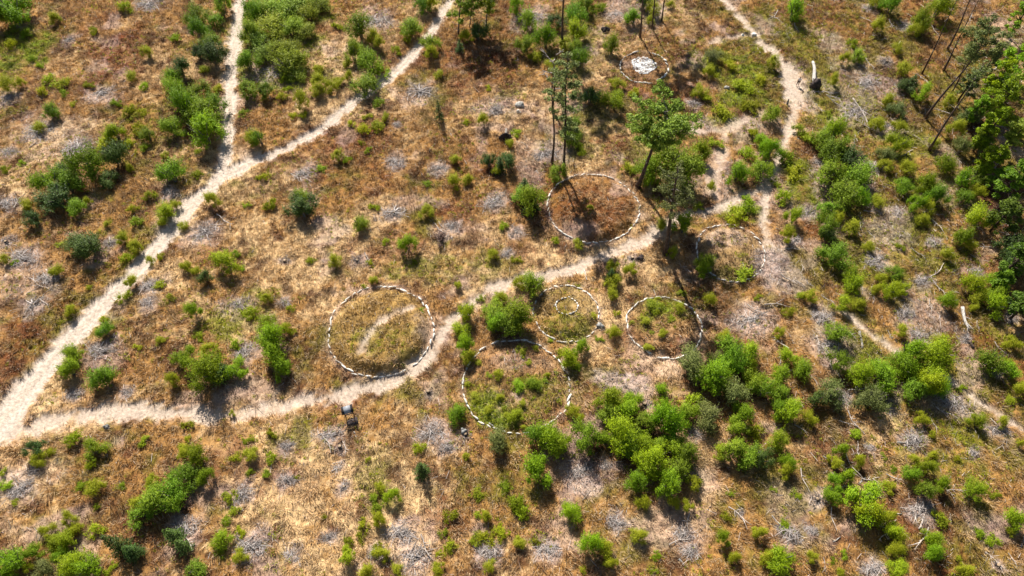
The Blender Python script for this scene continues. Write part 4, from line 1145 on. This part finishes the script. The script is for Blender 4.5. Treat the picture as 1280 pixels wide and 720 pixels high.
# broken branches strewn over the felled slope: one prototype each, then copies
BR = []
for i in range(6):
    b = MB(); r3 = np.random.default_rng(1200 + i)
    pts = [np.array([t, .10 * math.sin(t * 3 + i), .12 + .06 * math.sin(t * 5)]) for t in np.linspace(-1, 1, 6)]
    b.tube(pts, np.linspace(.05, .02, 6), 5)
    for j in range(r3.integers(2, 6)):
        t = r3.uniform(-.6, .9); a = r3.choice([-1, 1]) * r3.uniform(.4, 1.1); L = r3.uniform(.25, .8)
        p = np.array([t, .10 * math.sin(t * 3 + i), .12]); q = np.array([math.cos(a), math.sin(a), r3.uniform(-.05, .4)])
        b.tube([p, p + q * L * .5, p + q * L], [.03, .02, .008], 4, False)
    BR.append(b.mesh("fallen_branch", M_dead))
r3 = np.random.default_rng(1300); cnt = 0
while cnt < 210:
    u = r3.uniform(965, 1270) if cnt < 150 else r3.uniform(10, 960); v = r3.uniform(20, 710)
    x, y = at(u, v)
    if path_field(np.array([x]), np.array([y]))[0][0] > .05 or any(ring_rel(RG[k], x, y) < 1.15 for k in 'ATSRBCD'): continue
    if cnt >= 150 and pile_field(np.array([x]), np.array([y]))[0] < .2: continue
    o = link("fallen_branch", BR[cnt % 6], None, (x, y, gz(x, y) + .05)); s = r3.uniform(.5, 1.7)
    o.scale = (s, s, s); o.rotation_euler = (r3.normal(0, .1), r3.normal(0, .12), r3.normal(-.9, .7) if r3.random() < .6 else r3.uniform(0, 6.28))
    THINGS.append((o, "bare grey fallen branch", "branch", u, v, "fallen branches on the felled slope")); cnt += 1

boulder(650, 134, 5.0, .55, M_boulder, "pale-topped boulder left of the twin slim pines", 31)
boulder(756, 40, 4.5, .6, M_root, "dark boulder left of the three slim trunks at the top", 32)
boulder(942, 45, 3.4, .4, M_stone, "white boulder at the bend of the upper right trail", 33)
boulder(928, 45, 1.8, .25, M_stone, "small white stone left of the white boulder on the upper trail", 34)
boulder(908, 112, 3.6, .35, M_boulder, "pale flat boulder in the green patch left of the far trail", 35)
boulder(580, 541, 4.5, .5, M_rock, "grey rock by the brushwood left of the overgrown ring's lower rim", 36)
boulder(135, 535, 4.5, .35, M_rock, "flat grey rock just below the left trail", 37)
boulder(750, 410, 4.5, .5, M_rock, "grey rock between the small ring and the seedling ring", 38)
boulder(648, 142, 2.6, .3, M_stone, "small pale rock just below the pale-topped boulder", 39)
boulder(800, 325, 5.0, .45, M_root, "dark earthy lump above the seedling ring beside the trail", 40)

# uprooted plate left of the pines
x, y = at(632, 176)
b = MB(); b.blob((0, .1, .5), (.95, .35, .75), 51, .5, 14)
r2 = np.random.default_rng(52)
for i in range(22):
    a = r2.uniform(0, 3.14); L = r2.uniform(.9, 1.5); p = np.array([math.cos(a) * L, r2.normal(0, .25), .4 + math.sin(a) * L * .8])
    b.tube([(0, .1, .5), p * .6 + np.array([0, 0, .15]), p], [.09, .05, .015], 5, False)
o = link("root_plate", None, None, (x, y, gz(x, y))); link("soil_disc", b.mesh("soil_disc", M_root, smooth=False), o)
b = MB(); b.tube([(0, .3, .55), (.05, 1.0, .5), (.1, 1.9, .45)], [.24, .2, .17], 9); link("trunk_stub", b.mesh("trunk_stub", M_limb), o)
tag(o, "upturned root plate of a fallen tree above the dark left bushes", "stump")

# ------------------------------------------------------------------ information board
x, y = at(438, 521); z = gz(x, y)
root = link("information_board", None, None, (x, y, z)); root.rotation_euler = (0, 0, .30)
tag(root, "dark framed information board on two posts below the lower trail", "sign")
for sx in (-1, 1):
    b = MB(); b.box((sx * .47, 0, .78), (.05, .05, .85)); link("post", b.mesh("post", M_darkwood, False), root)
b = MB(); b.box((0, .02, 1.72), (.40, .44, .025), rx=.42); link("panel", b.mesh("panel", M_board, False), root)
for sx in (-1, 1):
    b = MB(); b.box((sx * .53, .02, 1.73), (.125, .47, .05), rx=.42); link("side_board", b.mesh("side_board", M_darkwood, False), root)
b = MB(); b.box((0, -.05, .62), (.42, .04, .05)); b.box((0, -.05, 1.05), (.42, .04, .03)); link("crossbar", b.mesh("crossbar", M_darkwood, False), root)
b = MB(); b.box((.25, -.85, .10), (.55, .42, .14)); b.blob((-.1, -.9, .2), (.45, .35, .2), 5, .4, 8); link("shadow_heap", b.mesh("shadow_heap", M_root, False), root)  # added dark heap, no real part: deepens the board's shadow on the ground


# ------------------------------------------------------------------ person and dog on the far trail
def skin_figure(name, joints, edges, radii, mat, parent, root=0, levels=2):
    me = bpy.data.meshes.new(name); me.from_pydata(joints, edges, [])
    o = link(name, me, parent); me.materials.append(mat)
    md = o.modifiers.new("skin", 'SKIN')
    for i, rd in enumerate(radii):
        sv = me.skin_vertices[0].data[i] if me.skin_vertices else None
        if sv: sv.radius = (rd, rd)
    return o, md


def body(name, joints, edges, radii, mat, parent):
    me = bpy.data.meshes.new(name); me.from_pydata([tuple(j) for j in joints], edges, [])
    o = bpy.data.objects.new(name, me); COL.objects.link(o); o.parent = parent
    md = o.modifiers.new("skin", 'SKIN')
    me.skin_vertices.new() if hasattr(me.skin_vertices, 'new') and not len(me.skin_vertices) else None
    if not len(me.skin_vertices):
        bpy.context.view_layer.objects.active = o
    for i, rd in enumerate(radii):
        me.skin_vertices[0].data[i].radius = (rd, rd)
    me.skin_vertices[0].data[0].use_root = True
    sb = o.modifiers.new("sub", 'SUBSURF'); sb.levels = 2; sb.render_levels = 2
    me.materials.append(mat)
    for p in me.polygons: p.use_smooth = True
    return o


def make_person(u, v):
    x, y = at(u, v)
    root = link("person", None, None, (x, y, gz(x, y))); root.rotation_euler = (0, 0, 2.6)
    # whole body: pelvis first
    J = [(0, 0, .95), (0, .01, 1.18), (0, .01, 1.40), (0, 0, 1.50), (0, .02, 1.60), (0, .02, 1.70),
         (.10, 0, .90), (.12, .10, .50), (.12, .04, .08), (.12, .17, .035),
         (-.10, 0, .90), (-.11, -.04, .50), (-.12, -.14, .10), (-.12, -.02, .035),
         (.18, .01, 1.42), (.25, .0, 1.16), (.24, .14, .95), (.23, .20, .87),
         (-.18, .01, 1.42), (-.25, -.04, 1.15), (-.25, .06, .92), (-.25, .10, .84)]
    E_ = [(0, 1), (1, 2), (2, 3), (3, 4), (4, 5), (0, 6), (6, 7), (7, 8), (8, 9), (0, 10), (10, 11), (11, 12), (12, 13), (2, 14), (14, 15), (15, 16), (16, 17), (2, 18), (18, 19), (19, 20), (20, 21)]
    Rd = [.13, .12, .14, .055, .085, .08, .085, .058, .038, .035, .085, .058, .038, .035, .055, .042, .032, .035, .055, .042, .032, .035]
    body("body", J, E_, Rd, M_skin, root)
    for sx in (.235, -.25):                               # fingers closing on themselves, thumb to the side
        for f in range(5):
            a0 = (sx + (f - 2) * .014, .20 if sx > 0 else .10, .86 if sx > 0 else .83)
    g = body("trousers", [(0, 0, .96), (.10, 0, .88), (.12, .10, .50), (.12, .045, .12), (-.10, 0, .88), (-.11, -.04, .50), (-.12, -.14, .14)],
             [(0, 1), (1, 2), (2, 3), (0, 4), (4, 5), (5, 6)], [.15, .10, .075, .06, .10, .075, .06], M_trousers, root)
    g = body("shirt", [(0, 0, 1.0), (0, .01, 1.2), (0, .01, 1.41), (.19, .01, 1.42), (.25, 0, 1.2), (-.19, .01, 1.42), (-.255, -.03, 1.2)],
             [(0, 1), (1, 2), (2, 3), (3, 4), (2, 5), (5, 6)], [.16, .145, .16, .075, .06, .075, .06], M_shirt, root)
    b = MB(); b.blob((0, 0, 1.70), (.10, .11, .10), 3, .1, 10); link("hair", b.mesh("hair", M_hair), root)
    tag(root, "person in a white top and black trousers standing on the far trail", "person")


def make_dog(u, v):
    x, y = at(u, v)
    root = link("dog", None, None, (x, y, gz(x, y))); root.rotation_euler = (0, 0, 1.2)
    J = [(0, 0, .48), (.22, 0, .50), (.42, 0, .50), (.55, 0, .62), (.68, 0, .66), (.80, 0, .62), (-.15, 0, .50), (-.32, 0, .52), (-.48, 0, .42),
         (.40, .10, .38), (.38, .10, .20), (.41, .10, .03), (.40, -.10, .38), (.44, -.10, .20), (.46, -.10, .03),
         (-.16, .10, .36), (-.08, .10, .26), (-.22, .10, .17), (-.18, .10, .03), (-.16, -.10, .36), (-.10, -.10, .26), (-.26, -.10, .17), (-.24, -.10, .03), (.66, .06, .74), (.66, -.06, .74)]
    E_ = [(0, 1), (1, 2), (2, 3), (3, 4), (4, 5), (0, 6), (6, 7), (7, 8), (2, 9), (9, 10), (10, 11), (2, 12), (12, 13), (13, 14), (6, 15), (15, 16), (16, 17), (17, 18), (6, 19), (19, 20), (20, 21), (21, 22), (4, 23), (4, 24)]
    Rd = [.13, .15, .15, .09, .09, .045, .12, .035, .02, .06, .035, .035, .06, .035, .035, .075, .05, .03, .035, .075, .05, .03, .035, .02, .02]
    body("coat", J, E_, Rd, M_fur, root)
    tag(root, "black dog standing on the far trail below the person", "dog")


make_person(996.5, 107)
make_dog(983.5, 131.5)

# ------------------------------------------------------------------ labels: each shrub, pile and tree told apart by its look and its nearest landmark
MARKS = [("large grassy ring", 476, 417), ("rust-brown ring", 740, 262), ("small double ring", 708, 394), ("seedling ring", 830, 411), ("lower overgrown ring", 645, 485), ("sandy ring", 912, 318),
         ("far paved ring", 805, 86), ("left track junction", 15, 530), ("fork of the tracks", 278, 218), ("person on the trail", 997, 104), ("information board", 437, 518),
         ("snag on the right slope", 1178, 90), ("thick white birch log", 1204, 400), ("top left corner", 0, 0), ("bottom left corner", 0, 720), ("bottom right corner", 1280, 720),
         ("three birches up top", 590, 30), ("upturned root plate", 632, 176), ("pale branch at right edge", 1250, 537), ("curved branch lower right", 1115, 642), ("grey log lower right", 1135, 553),
         ("root star on the left", 43, 382), ("twin slim pines", 697, 208)]
DIRS = ["right of", "lower right of", "below", "lower left of", "left of", "upper left of", "above", "upper right of"]
ORD = ["nearest", "second nearest", "third nearest", "fourth nearest", "fifth nearest", "sixth nearest", "seventh nearest", "eighth nearest", "ninth nearest", "tenth nearest",
       "eleventh nearest", "twelfth nearest", "thirteenth nearest", "fourteenth nearest", "fifteenth nearest"]


def sector(u, v, mu, mv):
    return int(round(math.atan2(v - mv, u - mu) / (math.pi / 4))) % 8


used = set()
for (o, head, cat, u, v, grp) in THINGS:
    order = sorted(MARKS, key=lambda m: math.hypot(u - m[1], v - m[2]))
    lab = None
    for m in order[:6]:
        s = sector(u, v, m[1], m[2]); d0 = math.hypot(u - m[1], v - m[2])
        rank = sum(1 for (o2, h2, c2, u2, v2, g2) in THINGS if h2 == head and o2 is not o and sector(u2, v2, m[1], m[2]) == s and math.hypot(u2 - m[1], v2 - m[2]) < d0)
        if rank < len(ORD):
            inside = d0 < 24 and m[0] in ("large grassy ring", "rust-brown ring", "small double ring", "seedling ring", "lower overgrown ring", "sandy ring")
            cand = "%s, %s %s the %s%s" % (head, ORD[rank], DIRS[s], m[0], " centre" if "ring" in m[0] else "")
            if cand not in used:
                lab = cand; break
    if lab is None:
        lab = "%s at the far side of the %s" % (head, order[0][0])
    used.add(lab)
    tag(o, lab, cat, grp)
